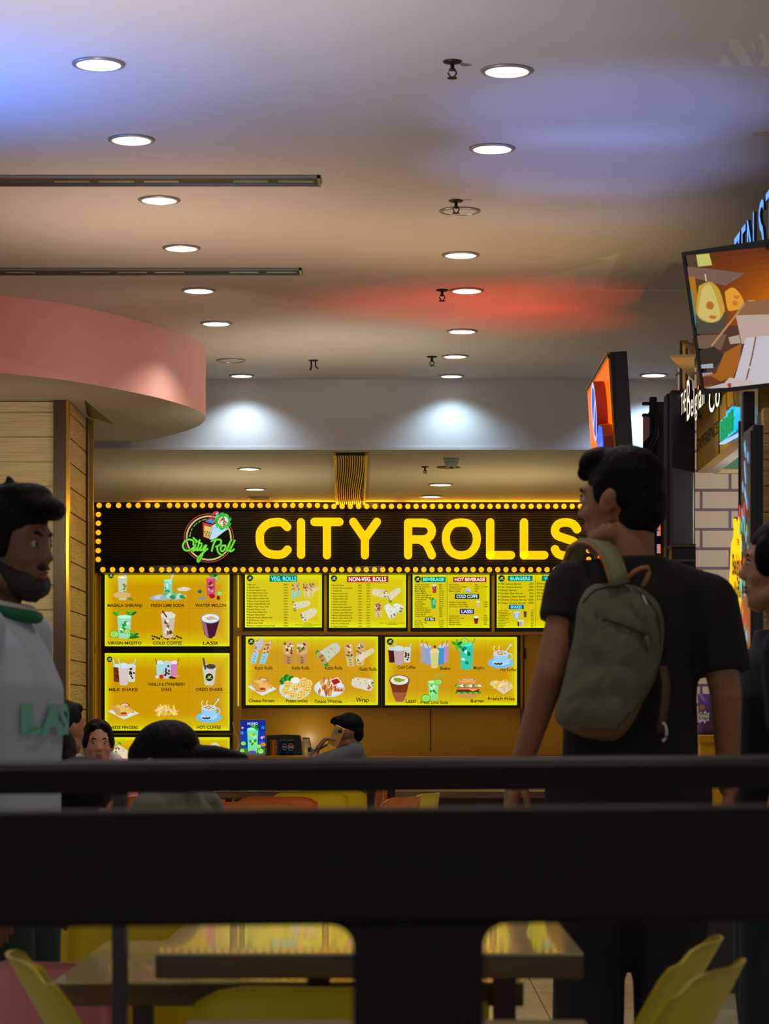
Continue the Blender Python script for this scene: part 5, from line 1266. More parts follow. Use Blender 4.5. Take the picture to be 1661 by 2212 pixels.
def make_chair(label, m, group, loc, rz, recl=.30, w_=.2, top=.80, wt=.19):
    t = thing('plastic_chair', label, 'chair', loc, rz, group=group)
    # chair faces +y ; back at -y
    b = MB(); vs = []; fs = []; nu, nv = 12, 12
    for s_ in (0,1):
        for j in range(nv+1):
            v = j/nv; z = .46+(top-.46)*v
            hw = w_+(wt-w_)*v
            for i in range(nu+1):
                u = i/nu*2-1; uu = u*hw; curve = .045*(u*u)
                rnd = .03*abs(u)**6 if v > .95 else (.008*abs(u)**6 if v > .88 else 0)
                dip = .004*(1-u*u)*v
                y = -.19-math.tan(recl)*(z-.46)+curve-(.007 if s_ else 0)
                vs.append((uu, y, z-rnd-dip*(v**4)))
    N_ = (nu+1)*(nv+1)
    for s_ in (0,1):
        for j in range(nv):
            for i in range(nu):
                a = s_*N_+j*(nu+1)+i; q = (a,a+1,a+nu+2,a+nu+1); fs.append(q if s_ else q[::-1])
    for i in range(nu):
        a = nv*(nu+1)+i; fs.append((a,a+1,N_+a+1,N_+a)); fs.append((i+1,i,N_+i,N_+i+1))
    for j in range(nv):
        for i in (0,nu):
            a = j*(nu+1)+i; q = (a,a+nu+1,N_+a+nu+1,N_+a); fs.append(q if i == 0 else q[::-1])
    b.add(vs, fs); b.build('backrest', m, t, True, world=False)
    b = MB(); vs = []; fs = []; pr = [(-.2,.47),(-.17,.45),(-.1,.44),(0,.437),(.12,.44),(.19,.445),(.215,.435)]; nu = 10
    for s_ in (0,1):
        for y, z in pr:
            for i in range(nu+1):
                u = i/nu*2-1; vs.append((u*(w_+.012), y, z+.02*u**4-(.008 if s_ else 0)))
    N_ = len(pr)*(nu+1)
    for s_ in (0,1):
        for j in range(len(pr)-1):
            for i in range(nu): a = s_*N_+j*(nu+1)+i; q = (a,a+1,a+nu+2,a+nu+1); fs.append(q if not s_ else q[::-1])
    for i in range(nu): a = (len(pr)-1)*(nu+1)+i; fs += [(a,a+1,N_+a+1,N_+a),(i+1,i,N_+i,N_+i+1)]
    for j in range(len(pr)-1):
        a = j*(nu+1); fs += [(a,a+nu+1,N_+a+nu+1,N_+a),(a+nu,N_+a+nu,N_+a+2*nu+1,a+2*nu+1)]
    b.add(vs, fs); b.build('seat', m, t, True, world=False)
    for sx in (-1,1):
        for y0, y1 in ((-.16,-.2),(.16,.19)):
            b = MB(); b.tube([(sx*.16,y0,.438),(sx*.19,y1,.0)], [.012,.010], 10); b.build('leg', M['steel'], t, True, world=False)
    return t
yc = M['yellow_plastic']; G = 'yellow plastic chairs'
make_chair('yellow plastic chair with a broad straight back, centred at the bottom between the tables', yc, G, (-.077,3.79,0), 0, recl=.02, w_=.228, top=tz(2126,3.60), wt=.208)
make_chair('yellow plastic chair at the bottom left corner, seen from the side', yc, G, (-.215,3.93,0), math.radians(-78), recl=.5, top=.80, w_=.2, wt=.16)
make_chair('yellow plastic chair half hidden behind the slim railing post', yc, G, (-.495,5.35,0), math.radians(8), recl=.1, top=.78)
make_chair('front one of the leaning yellow chairs at the lower right', yc, G, (.14,3.72,0), math.radians(70), recl=.46, top=.81, w_=.21, wt=.175)
make_chair('rear one of the leaning yellow chairs at the lower right', yc, G, (.16,4.22,0), math.radians(76), recl=.5, top=.80, w_=.2, wt=.155)
make_chair('pale pink plastic chair at the far end of the lower dining table', M['pink_plastic'], None, (-.60,5.0,0), math.radians(-20), recl=.1, top=.70, wt=.12, w_=.14)
# seating far behind, seen between the two railings
G2 = 'orange plastic chairs far behind the railings'
oc = M['orange_plastic']
for i, (px, d, rz, m, lab) in enumerate([
    (548,11.4,4,oc,'orange chair behind the railings, leftmost of the orange ones'),
    (612,12.2,-6,oc,'orange chair behind the railings, right beside the leftmost one'),
    (668,13.0,3,yc,'yellow chair far behind the railings, right of the orange chairs'),
    (720,13.4,-4,yc,'yellow chair far behind the railings, just left of the seated man on the phone'),
    (790,12.0,62,oc,'orange chair behind the railings turned sideways'),
    (842,12.6,70,yc,'yellow chair far behind the railings turned sideways'),
    (370,12.2,-10,oc,'orange chair far behind the seated person with the ponytail')]):
    make_chair(lab, m, G2 if m is oc else 'yellow plastic chairs far behind the railings', ((px-HX)*d/F, d, 0), math.radians(rz), recl=.12, top=.80)
table('dining_table', -1.15,-.25, 14.2, 14.9, .76, .04, 'far dining table behind the orange chairs', [-.95,-.45])
table('dining_table', .0,.9, 14.3, 15.0, .76, .04, 'far dining table right of the man on the phone', [.2,.7])
table('dining_table', -1.5,-.85, 9.45, 9.95, .72, .04, 'dining table between the seated woman and the person with the ponytail', [-1.2,-.86])
# ================================================================== PEOPLE
def soup_mesh(prims, voxel, smooth_n=4, disp=None, name='m'):
    b = MB()
    for q in prims:
        if q[0] == 'e': b.ell(q[1], q[2], 20, 12, rot=q[3] if len(q) > 3 else None)
        elif q[0] == 'c':      # tapered capsule p0 r0 p1 r1
            p0, r0, p1, r1 = Vector(q[1]), q[2], Vector(q[3]), q[4]; d = (p1-p0).normalized()
            ref = Vector((0,0,1)) if abs(d.z) < .9 else Vector((1,0,0)); a = d.cross(ref).normalized(); c = d.cross(a).normalized()
            sq = q[5] if len(q) > 5 else 1
            rings = []
            for k in range(1,6): t = PI/2*k/5; rings.append((p0-d*r0*math.cos(t), r0*math.sin(t)))
            for k in range(5): t = PI/2*k/5; rings.append((p1+d*r1*math.sin(t), r1*math.cos(t)))
            vs = [p0-d*r0]+[p+(a*math.cos(2*PI*k/16)*sq+c*math.sin(2*PI*k/16))*r for p, r in rings for k in range(16)]+[p1+d*r1]
            fs = [(0,1+(k+1)%16,1+k) for k in range(16)]
            for i in range(9):
                for k in range(16): fs.append((1+i*16+k,1+i*16+(k+1)%16,1+(i+1)*16+(k+1)%16,1+(i+1)*16+k))
            fs += [(len(vs)-1,1+9*16+k,1+9*16+(k+1)%16) for k in range(16)]
            b.add(vs, fs)
        elif q[0] == 'f':      # flat ended cone p0 r0 p1 r1
            b.tube([q[1], q[3]], [q[2], q[4]], 20)
        elif q[0] == 'l':      # stacked elliptical slices (cx,cy,cz,rx,ry)
            n = 28; vs = []; fs = []
            for (cx,cy,cz,rx,ry) in q[1]:
                for k in range(n):
                    t = 2*PI*k/n; ct, st = math.cos(t), math.sin(t); e_ = .82
                    vs.append((cx+rx*math.copysign(abs(ct)**e_,ct), cy+ry*math.copysign(abs(st)**e_,st), cz))
            m_ = len(q[1])
            for i in range(m_-1):
                for k in range(n): fs.append((i*n+k,i*n+(k+1)%n,(i+1)*n+(k+1)%n,(i+1)*n+k))
            fs.append(tuple(range(n))[::-1]); fs.append(tuple((m_-1)*n+k for k in range(n))); b.add(vs, fs)
    me = bpy.data.meshes.new('tmp'); me.from_pydata(b.v, [], b.f); me.validate()
    import bmesh
    bm = bmesh.new(); bm.from_mesh(me); bmesh.ops.recalc_face_normals(bm, faces=bm.faces); bm.to_mesh(me); bm.free()
    o = bpy.data.objects.new('tmp', me)
    r = o.modifiers.new('r', 'REMESH'); r.mode = 'VOXEL'; r.voxel_size = voxel; r.use_smooth_shade = True
    s = o.modifiers.new('s', 'SMOOTH'); s.factor = .5; s.iterations = smooth_n
    out = bpy.data.meshes.new_from_object(evaluated(o)); out.name = name
    bpy.data.objects.remove(o); bpy.data.meshes.remove(me)
    if disp:
        cn = [(v.co.copy(), v.normal.copy()) for v in out.vertices]
        out.vertices.foreach_set('co', [x for c_, n_ in cn for x in disp(c_, n_)]); out.update()
    for p_ in out.polygons: p_.use_smooth = True
    return out
def put(me, name, m, parent, loc=None):
    me.materials.clear(); me.materials.append(m); me.name = name
    o = bpy.data.objects.new(name, me); COL.objects.link(o); o.parent = parent
    if loc: o.location = loc
    return o

def XF(prims, Mx):
    """move head-space prims into body space"""
    out = []; R = Mx.to_3x3()
    for q in prims:
        if q[0] == 'e':
            rot = (R @ (q[3].to_matrix() if len(q) > 3 else Matrix.Identity(3))).to_euler(); out.append(('e', Mx @ Vector(q[1]), q[2], rot))
        elif q[0] in 'cf': out.append((q[0], Mx @ Vector(q[1]), q[2], Mx @ Vector(q[3]), q[4])+tuple(q[5:]))
    return out
def E3(a,b_,c): return Euler((math.radians(a),math.radians(b_),math.radians(c)))

def head_prims(fem=False):
    j = .9 if fem else 1.0
    P_ = [('e',(0,-.014,.032),(.077,.097,.094)), ('e',(0,.02,.01),(.068,.072,.088)), ('e',(0,.032,-.045),(.054*j,.056,.062)),
      ('e',(0,.04,-.083),(.042*j,.046,.03)), ('c',(0,.072,-.1),.018*j,(0,.06,-.1),.024), ('e',(0,.074,.036),(.052,.017,.013)),
      ('c',(0,.086,.016),.0085,(0,.104,-.018),.0115), ('e',(.011,.096,-.024),(.009,.01,.008)), ('e',(-.011,.096,-.024),(.009,.01,.008)),
      ('e',(.034,.062,-.022),(.024,.022,.022)), ('e',(-.034,.062,-.022),(.024,.022,.022)), ('e',(0,.078,-.05),(.026,.014,.014)),
      ('e',(0,.0885,-.0525),(.022,.008,.0055)), ('e',(0,.087,-.0635),(.019,.009,.0065))]
    for s_ in (-1,1):
        P_ += [('e',(s_*.076,-.006,-.002),(.009,.021,.032),E3(14,0,s_*-22)), ('e',(s_*.081,-.012,.012),(.008,.016,.018),E3(0,0,s_*-30)),
               ('c',(s_*.05,.0,-.07),.03,(s_*.03,.05,-.085),.022)]
    return P_
def hand_prims(wr, d, nrm, curl=.35, s_=1.0, side=1):
    """palm, four fingers and a thumb: d = direction of the hand, nrm = palm normal (fingers curl towards it)"""
    wr, d, nrm = Vector(wr), Vector(d).normalized(), Vector(nrm).normalized(); nrm = (nrm-d*nrm.dot(d)).normalized(); lat = d.cross(nrm)*side
    P_ = []; pc_ = wr+d*.05*s_
    for k in (-1.5,-.5,.5,1.5):
        P_.append(('c', wr+lat*k*.011*s_, .015*s_, wr+d*.082*s_+lat*k*.0195*s_, .0115*s_))
    L = [.07,.08,.075,.058]
    for k, l in zip((-1.5,-.5,.5,1.5), L):
        p = wr+d*.088*s_+lat*k*.0205*s_; ang = curl*.6; dd = d
        for j, fr in enumerate((.45,.32,.23)):
            a = ang*(j+1); dj = d*math.cos(a)+nrm*math.sin(a); e = p+dj*l*fr*s_
            P_.append(('c', p, (.0098-.001*j)*s_, e, (.009-.001*j)*s_)); p = e
    p = wr+d*.02*s_-lat*.022*s_; q = p+(d*.6-lat*.75+nrm*.3).normalized()*.045*s_; r = q+(d*.9-lat*.25+nrm*.4).normalized()*.034*s_
    P_ += [('c',p,.014*s_,q,.0105*s_), ('c',q,.0105*s_,r,.0085*s_)]
    return P_

SK = lambda n, c: mat(n, c, .5, var=(14,tuple(int(v*.93) for v in c)), bump=(60,.06))
M['hair'] = mat('black_hair', (7,6,6), .6, bump=(70,.45,(1,1,.25)), spec=.12)
M['eye_white'] = mat('eye_white', (170,164,158), .2); M['iris'] = mat('iris', (24,14,10), .15)
M['lip'] = mat('lip', (126,70,62), .45)

def fold(scale, amp, sx=(1,1,1), seed=0):
    def f(co, no):
        q = Vector((co.x*sx[0]+seed, co.y*sx[1]+seed*.7, co.z*sx[2]))*scale
        n = noise.noise(q)+.5*noise.noise(q*2.1); return co+no*amp*n
    return f

def human(name, label, loc, rz, S_=1.0, head_yaw=0, head_pitch=0, head_roll=0, head_off=(0,0,0), arms=None, sit=False, fem=False, skin=None, shirt=None, pants=None,
          hair='short', voxel=.008, lean=0, sleeve=.5, shirt_fold=(7,.006), face=True, shirt_name='shirt', group=None, hairf=None, belly=0, seat=.50, lower=True):
    t = thing(name, label, 'person', loc, rz, group=group)
    hz0 = .50/S_*1.0 if sit else .93
    def sc3(x,y,z): return Vector((x*S_, y*S_, z*S_))
    # torso base; z measured above the hip
    hip = Vector((0, 0, (seat if sit else .93*S_)))
    SL = sleeve if isinstance(sleeve, dict) else {'L': sleeve, 'R': sleeve}
    def up(x, y, z):           # torso coordinates: z above hip, leaning forward
        z_ = z*S_; return Vector((x*S_, y*S_+math.sin(lean)*z_, hip.z+math.cos(lean)*z_))
    neck = up(0,-.015,.555); hc = up(0,.01,.70)+Vector(head_off)
    Mh = Matrix.Translation(hc) @ Euler((math.radians(head_pitch), math.radians(head_roll), math.radians(head_yaw)), 'XYZ').to_matrix().to_4x4() @ Matrix.Scale(S_ if S_ > .9 else (S_*.6+.4), 4)
    body = XF(head_prims(fem), Mh)
    nk = .052 if fem else .058
    body += [('c', neck-Vector((0,0,.03)), nk*S_*1.05, Mh @ Vector((0,-.03,-.06)), nk*S_*.95)]
    sw = .165 if fem else .185
    A = {}
    for s_, k in ((-1,'L'),(1,'R')):
        sh = up(s_*sw, -.01, .50)
        if arms and k in arms: el, wr = [Vector(q) for q in arms[k][:2]]; sh = Vector(arms[k][2]) if len(arms[k]) > 2 and arms[k][2] else sh
        elif sit: el = up(s_*(sw+.05), .06, .23); wr = Vector((s_*.12*S_, el.y+.22*S_, .78))
        else: el = up(s_*(sw+.045), -.03, .21); wr = up(s_*(sw+.06), .04, -.04)
        A[k] = (sh, el, wr)
        body += [('c', sh, .05*S_, el, .039*S_), ('c', el, .039*S_, wr, .027*S_)]
        hd = (wr-el).normalized(); hn = arms[k][3] if arms and k in arms and len(arms[k]) > 3 else (-s_,0.2,0)
        if arms and k in arms and len(arms[k]) > 4: body += arms[k][4](wr)
        else: body += hand_prims(wr, hd, hn, .35, S_, s_)
    body += [('l', [(*up(0,0,.05), .145*S_, .10*S_), (*up(0,0,.2), .135*S_, .095*S_), (*up(0,0,.38), .15*S_, .105*S_), (*up(0,-.01,.5), .12*S_, .075*S_)])]
    body += [('c', neck-Vector((0,0,.02)), .048*S_, up(-sw*.75,-.01,.475), .038*S_), ('c', neck-Vector((0,0,.02)), .048*S_, up(sw*.75,-.01,.475), .038*S_)]
    legs = {}
    for s_ in (-1,1):
        hj = hip+Vector((s_*.095*S_,0,0))
        if sit: kn = Vector((s_*.11*S_, .42*S_, seat-.01)); an = Vector((s_*.11*S_, .44*S_, .09))
        else: kn = Vector((s_*.095*S_, .02, .50*S_)); an = Vector((s_*.10*S_, -.01, .085*S_))
        legs[s_] = (hj, kn, an)
        body += [('c', hj, .082*S_, kn, .052*S_), ('c', kn, .05*S_, an, .034*S_), ('c', an-Vector((0,.02,.03)), .032*S_, an+Vector((0,.13*S_,-.055)), .024*S_)]
    skin_m = skin or M['skin']
    put(soup_mesh(body, voxel, 3), 'body', skin_m, t)
    if face:
        hS = Mh.to_scale().x
        for s_ in (-1,1):
            c = Mh @ Vector((s_*.031,.0775,.011)); b = MB(); b.ell(c, (.0118*hS,)*3, 16, 10); ey = b.build('eye', M['eye_white'], t, True, world=False)
            c = Mh @ Vector((s_*.031,.0878,.011)); b = MB(); b.ell(c, (.0055*hS,.0035*hS,.0055*hS), 12, 8, rot=Mh.to_euler()); b.build('iris', M['iris'], ey, True, world=False)
            b = MB(); b.tube([Mh @ Vector((s_*x,y,z)) for x,y,z in ((.012,.0905,.030),(.03,.088,.0375),(.048,.077,.031))], [.003*hS,.0042*hS,.002*hS], 8); b.build('eyebrow', M['hair'], t, True, world=False)
            b = MB(); b.tube([Mh @ Vector((s_*x,y,z)) for x,y,z in ((.018,.0875,.0185),(.031,.0885,.0245),(.044,.0815,.0185))], [.0016*hS,.0026*hS,.0016*hS], 8); b.build('eyelid', skin_m if not fem else M['hair'], t, True, world=False)
        b = MB(); R_ = Mh.to_euler(); b.ell(Mh @ Vector((0,.0925,-.0525)), (.021*hS,.0065*hS,.005*hS), 14, 8, rot=R_); b.ell(Mh @ Vector((0,.0915,-.0635)), (.018*hS,.0075*hS,.006*hS), 14, 8, rot=R_); b.build('lips', M['lip'], t, True, world=False)
    # hair
    HP = {'short': [('e',(0,-.024,.05),(.083,.101,.088)), ('e',(0,-.075,-.005),(.066,.044,.06)), ('e',(0,.05,.095),(.055,.04,.03))],
          'quiff': [('e',(0,-.022,.052),(.085,.103,.092)), ('e',(0,-.075,-.01),(.068,.042,.062)), ('e',(0,.055,.105),(.062,.05,.034)), ('e',(.01,.095,.098),(.045,.025,.022)), ('e',(0,.03,.125),(.06,.06,.028))],
          'tied': [('e',(0,-.024,.048),(.082,.102,.09)), ('e',(0,-.085,-.005),(.06,.04,.06)), ('e',(.06,.03,.03),(.026,.04,.055)), ('e',(-.06,.03,.03),(.026,.04,.055)), ('e',(0,-.14,.0),(.035,.03,.035))],
          'long': [('e',(0,-.03,.045),(.092,.11,.098)), ('c',(0,-.07,.0),.085,(0,-.085,-.16),.075), ('c',(.03,-.07,0),.06,(.04,-.07,-.2),.05), ('c',(-.03,-.07,0),.06,(-.04,-.07,-.2),.05)]}[hair if isinstance(hair, str) else 'short']
    if not isinstance(hair, str): HP = hair
    put(soup_mesh(XF(HP, Mh), .0055, 3, hairf or fold(26,.002), 'hair'), 'hair', M['hair'], t)
    # shirt
    g_ = .014*S_
    sp = [('l', [(*up(0,belly*.3,-.04), .165*S_, .125*S_), (*up(0,belly,.08), .162*S_, .125*S_+belly), (*up(0,belly*.6,.22), .16*S_, .122*S_+belly*.5), (*up(0,0,.38), .178*S_, .125*S_), (*up(0,-.01,.47), .155*S_, .105*S_), (*up(0,-.015,.525), .115*S_, .078*S_), (*up(0,-.015,.562), .08*S_, .072*S_)])]
    for k, s_ in (('L',-1),('R',1)):
        sh, el, wr = A[k]; sleeve = SL[k]; sp += [('c', up(s_*.06,-.012,.515), .048*S_, sh+Vector((0,0,.004)), .062*S_)]
        if sleeve <= 1: e = sh.lerp(el, sleeve); sp += [('f', sh, .066*S_, e, .064*S_)]
        else: sp += [('c', sh, .066*S_, el, .054*S_), ('f', el, .054*S_, el.lerp(wr, sleeve-1), .044*S_), ('c', el, .054*S_, el.lerp(wr,(sleeve-1)*.8), .046*S_)]
    put(soup_mesh(sp, voxel, 5, fold(shirt_fold[0], shirt_fold[1], (1,1,.45), S_), 'shirt'), shirt_name, shirt or M['black_cloth'], t)
    if lower:
        pp = [('l', [(*(hip+Vector((0,0,-.05))), .16*S_, .12*S_), (*(hip+Vector((0,0,.09*S_))), .145*S_, .11*S_)])]
        for s_ in (-1,1):
            hj, kn, an = legs[s_]; pp += [('c', hj, .108*S_, kn, .088*S_), ('f', kn, .088*S_, an, .075*S_), ('c', kn, .068*S_, kn.lerp(an,.3), .066*S_)]
        put(soup_mesh(pp, .012, 4, fold(6,.006), 'trousers'), 'trousers', pants or M['dark_cloth'], t)
        for s_ in (-1,1):
            an = legs[s_][2]; put(soup_mesh([('c', Vector((an.x,an.y-.03,.05)), .042, Vector((an.x,an.y+.15*S_,.038)), .036), ('c', Vector((an.x,an.y-.03,.085)), .04, Vector((an.x,an.y,.07)), .045)], .008, 3), 'shoe', M['shoe'], t)
    t['_'] = 0; del t['_']
    return t, Mh, A

M['skin'] = SK('skin', (150,104,78)); M['skin2'] = SK('skin_light', (176,128,100)); M['skin3'] = SK('skin_dark', (112,78,60))
M['black_cloth'] = mat('black_cloth', (9,9,11), .85, bump=(120,.15)); M['dark_cloth'] = mat('dark_trousers', (12,13,22), .85, bump=(90,.15))
M['grey_sweat'] = mat('grey_sweatshirt', (168,182,204), .9, bump=(90,.15)); M['navy_cloth'] = mat('navy_cloth', (16,20,38), .85, bump=(90,.1))
M['white_cloth'] = mat('white_cloth', (200,196,200), .8); M['pink_cloth'] = mat('pink_cloth', (214,132,140), .8, bump=(50,.2)); M['olive_cloth'] = mat('olive_grey_cloth', (92,96,80), .85)
M['grey_cloth'] = mat('grey_cloth', (86,90,94), .85, bump=(70,.15)); M['teal_cloth'] = mat('teal_cloth', (16,48,52), .85); M['shoe'] = mat('shoe_black', (22,22,24), .5)

# ---- man with the backpack, seen from behind, looking left
BX, BY = .585, 6.35
def loc_(px, py, dy=0, d=BY): q = P(px, py, d); return Vector((q.x-BX, dy, q.z))
arms = {'L': (loc_(1186,1455,-.06), loc_(1126,1655,.02), loc_(1240,1268,-.01), (1,.2,0)),
        'R': (loc_(1564,1500,-.04), loc_(1578,1700,.03), loc_(1532,1296,-.01), (-1,.2,0))}
qh = [('e',(0,-.02,.055),(.083,.103,.09)), ('e',(0,-.074,-.005),(.071,.046,.064)), ('e',(0,-.052,-.035),(.066,.052,.05)), ('e',(0,-.04,.02),(.08,.075,.06)), ('e',(0,.045,.108),(.062,.055,.034)), ('e',(.0,.08,.098),(.05,.022,.026)), ('e',(.0,.094,.078),(.036,.013,.02)),
      ('e',(.066,.012,.03),(.018,.026,.04)), ('e',(-.066,.012,.03),(.018,.026,.04))]
man, Mh, A = human('person', 'man in black t-shirt wearing an olive backpack on one shoulder, seen from behind', (BX,BY,0), 0, 1.045, head_yaw=57, head_pitch=0, head_off=(-.024,-.005,-.012), arms=arms, skin=M['skin'], shirt=M['black_cloth'],
    hair=qh, voxel=.0065, sleeve={'L':.42,'R':.78}, shirt_fold=(6,.009), shirt_name='t_shirt')
# backpack
M['bag_olive'] = mat('bag_olive', (96,100,78), .8, var=(5,(88,90,70)), bump=(220,.12)); M['bag_tan'] = mat('bag_tan', (104,78,44), .7); M['strap_olive'] = mat('strap_olive', (122,126,92), .7, bump=(150,.1)); M['tan_strap'] = mat('tan_strap', (160,116,66), .7); M['strap_brown'] = mat('strap_brown', (74,54,36), .7); M['zip'] = mat('zip_dark', (40,46,34), .5)
BD = 6.14
bag = thing('backpack', 'olive green backpack with a tan bottom on the man in the black t-shirt', 'backpack', P(1320,1595,BD+.02))
out = [(1293,1256),(1345,1255),(1385,1262),(1412,1278),(1430,1298),(1440,1325),(1443,1360),(1439,1405),(1431,1440),(1422,1470),(1408,1498),(1393,1520),(1380,1550),(1362,1578),(1348,1592),(1330,1601),(1305,1600),(1270,1594),(1238,1580),(1212,1564),(1206,1548),(1206,1530),(1213,1505),(1222,1470),(1232,1425),(1243,1380),(1249,1340),(1253,1310),(1262,1285),(1276,1265)]
out = spline(out+[out[0]], 3)[:-1]
ccx, ccy = 1325, 1440
def bag_mesh(test, m, name, off=0):
    b = MB(); R_ = 14; n = len(out); vs = []; fs = []
    for j in range(R_+1):
        t = .03+.97*j/R_; k = math.sin(t*PI/2); h = max(0,math.cos(t*PI/2))**.75 if j < R_ else 0
        for (x,y) in out:
            px_, py_ = ccx+(x-ccx)*k, ccy+(y-ccy)*k; lobe = 1+.10*math.sin(py_*.021)
            dd = BD+.10-(.115*lobe+off)*h*(1+.2*(py_-ccy)/170)
            cr = noise.noise(Vector((px_*.012+py_*.006, py_*.02-px_*.008, 3)))*.018+noise.noise(Vector((px_*.05+py_*.015,py_*.035,7)))*.008
            crease = -.018*math.exp(-((py_-(1335+(px_-1300)*.42))/7.0)**2) if 1285 < px_ < 1405 else 0
            dd += (cr-crease)*h**.3 if j < R_ else 0
            q = P(px_, py_, BD); q.y = dd; q.x = (px_-HX)*BD/F; vs.append(q)
    for j in range(R_):
        for i in range(n):
            cyy = sum(ccy+(out[a][1]-ccy)*math.sin(jj/R_*PI/2) for a, jj in ((i,j),((i+1)%n,j+1)))/2; cxx = sum(ccx+(out[a][0]-ccx)*math.sin(jj/R_*PI/2) for a, jj in ((i,j),((i+1)%n,j+1)))/2
            if test(cxx, cyy): fs.append((j*n+i, j*n+(i+1)%n, (j+1)*n+(i+1)%n, (j+1)*n+i))
    if name == 'bag_body': fs.append(tuple(R_*n+i for i in range(n))); fs.append(tuple(range(n))[::-1])
    b.add(vs, fs); return b.build(name, m, bag, True)
line_ = lambda x: 1567+ (8 if x < 1330 else 8-(x-1330)*1.1)
bag_mesh(lambda x,y: True, M['bag_olive'], 'bag_body')
bag_mesh(lambda x,y: y > line_(x), M['bag_tan'], 'tan_bottom', .004)
def ribbon3(pts, w_, th, side=None):
    """flat strap through 3-D points"""
    pts = [Vector(p) for p in pts]; vs = []; fs = []
    for i, p in enumerate(pts):
        d = (pts[min(i+1,len(pts)-1)]-pts[max(i-1,0)]).normalized(); s_ = Vector(side[i]) if side else Vector((1,0,0)); s_ = (s_-d*s_.dot(d)).normalized(); n_ = d.cross(s_)
        W__ = w_[i] if isinstance(w_, list) else w_
        vs += [p-s_*W__/2-n_*th/2, p+s_*W__/2-n_*th/2, p+s_*W__/2+n_*th/2, p-s_*W__/2+n_*th/2]
    for i in range(len(pts)-1):
        for k in range(4): fs.append((4*i+k,4*i+(k+1)%4,4*i+4+(k+1)%4,4*i+4+k))
    fs += [(3,2,1,0), tuple(4*(len(pts)-1)+k for k in range(4))]
    b = MB(); b.add(vs, fs); return b
def Q(px, py, y): q = P(px,py,BD); q.x = (px-HX)*6.2/F; q.z = CZ+(HY-py)*6.2/F; return Vector((q.x, y, q.z))
sp_ = [Q(1338,1262,6.17), Q(1333,1240,6.175), Q(1325,1212,6.185), Q(1314,1188,6.205), Q(1302,1172,6.235), Q(1290,1163,6.28), Q(1278,1160,6.34), Q(1262,1168,6.42), Q(1254,1200,6.49), Q(1258,1260,6.53)]
sd_ = [(1,0,0),(1,.0,.1),(1,.1,.1),(1,.1,.0),(1,.1,.0),(1,.2,-.1),(1,.2,-.2),(1,.3,-.2),(1,.3,0),(1,.3,0)]
ribbon3(sp_, [.046,.044,.042,.041,.04,.04,.04,.04,.04,.04], .008, sd_).build('shoulder_strap', M['strap_olive'], bag, True)
ribbon3([p+Vector((-.021,.001,-.004)) for p in sp_], .012, .009, sd_).build('strap_edging', M['tan_strap'], bag, True)
hp = [Q(1353,1250,6.15),Q(1362,1240,6.13),Q(1378,1231,6.12),Q(1392,1229,6.12),Q(1395,1240,6.12),Q(1390,1255,6.13),Q(1383,1268,6.14)]
b = MB(); b.tube(hp, .0055, 10); b.build('grab_loop', M['tan_strap'], bag, True)
def bs_(px, py, extra=.006):   # a point on the bag's skin
    dx, dy = px-ccx, py-ccy; best = max(1e-3, max(0, 1)); a = math.atan2(dy, dx); rr = None
    for i in range(len(out)):
        x1,y1 = out[i][0]-ccx, out[i][1]-ccy; x2,y2 = out[(i+1)%len(out)][0]-ccx, out[(i+1)%len(out)][1]-ccy
        den = (x2-x1)*math.sin(a)-(y2-y1)*math.cos(a)
        if abs(den) < 1e-6: continue
        s_ = -(x1*math.sin(a)-y1*math.cos(a))/den
        if 0 <= s_ <= 1:
            r_ = (x1+s_*(x2-x1))*math.cos(a)+(y1+s_*(y2-y1))*math.sin(a)
            if r_ > 0: rr = r_
    k = min(.999, math.hypot(dx,dy)/(rr or 100)); h = math.cos(math.asin(k))**.75
    q = P(px,py,BD); q.y = BD+.10-(.115*(1+.1*math.sin(py*.021)))*h*(1+.2*(py-ccy)/170)-extra; return q
b = MB(); b.tube([bs_(x,y,.004) for x,y in spline([(1303,1336),(1335,1346),(1365,1358),(1398,1372)],4)], .0028, 8); b.build('zip', M['zip'], bag, True)
b = MB(); b.tube([bs_(1397,1373,.008),bs_(1400,1388,.010),bs_(1403,1406,.012)], .005, 8); b.build('zip_pull', M['bag_olive'], bag, True)
b = MB(); b.tube([bs_(x,y,.003) for x,y in spline([(1262,1300),(1290,1272),(1335,1266),(1380,1275),(1415,1310),(1430,1350),(1430,1400)],4)], .0022, 8); b.build('seam_piping', M['zip'], bag, True)
b = MB(); b.tube([bs_(1392,1284,.008),bs_(1396,1296,.012),bs_(1399,1306,.012)], .0022, 8); b.build('zip_cord', M['white_cloth'], bag, True)
ribbon3([Q(1432,1440,6.2),Q(1436,1480,6.17),Q(1433,1520,6.165),Q(1427,1555,6.165),Q(1424,1582,6.17)], .02, .006, [(1,.2,0)]*5).build('hanging_strap', M['strap_brown'], bag, True)
b = MB(); c = Q(1423,1581,6.16); b.tube([c+Vector((.004+.011*math.cos(t),0,.022*math.sin(t))) for t in [PI*(-.5+k/8) for k in range(9)]], .0035, 8); b.build('buckle', M['white_paint'], bag, True)

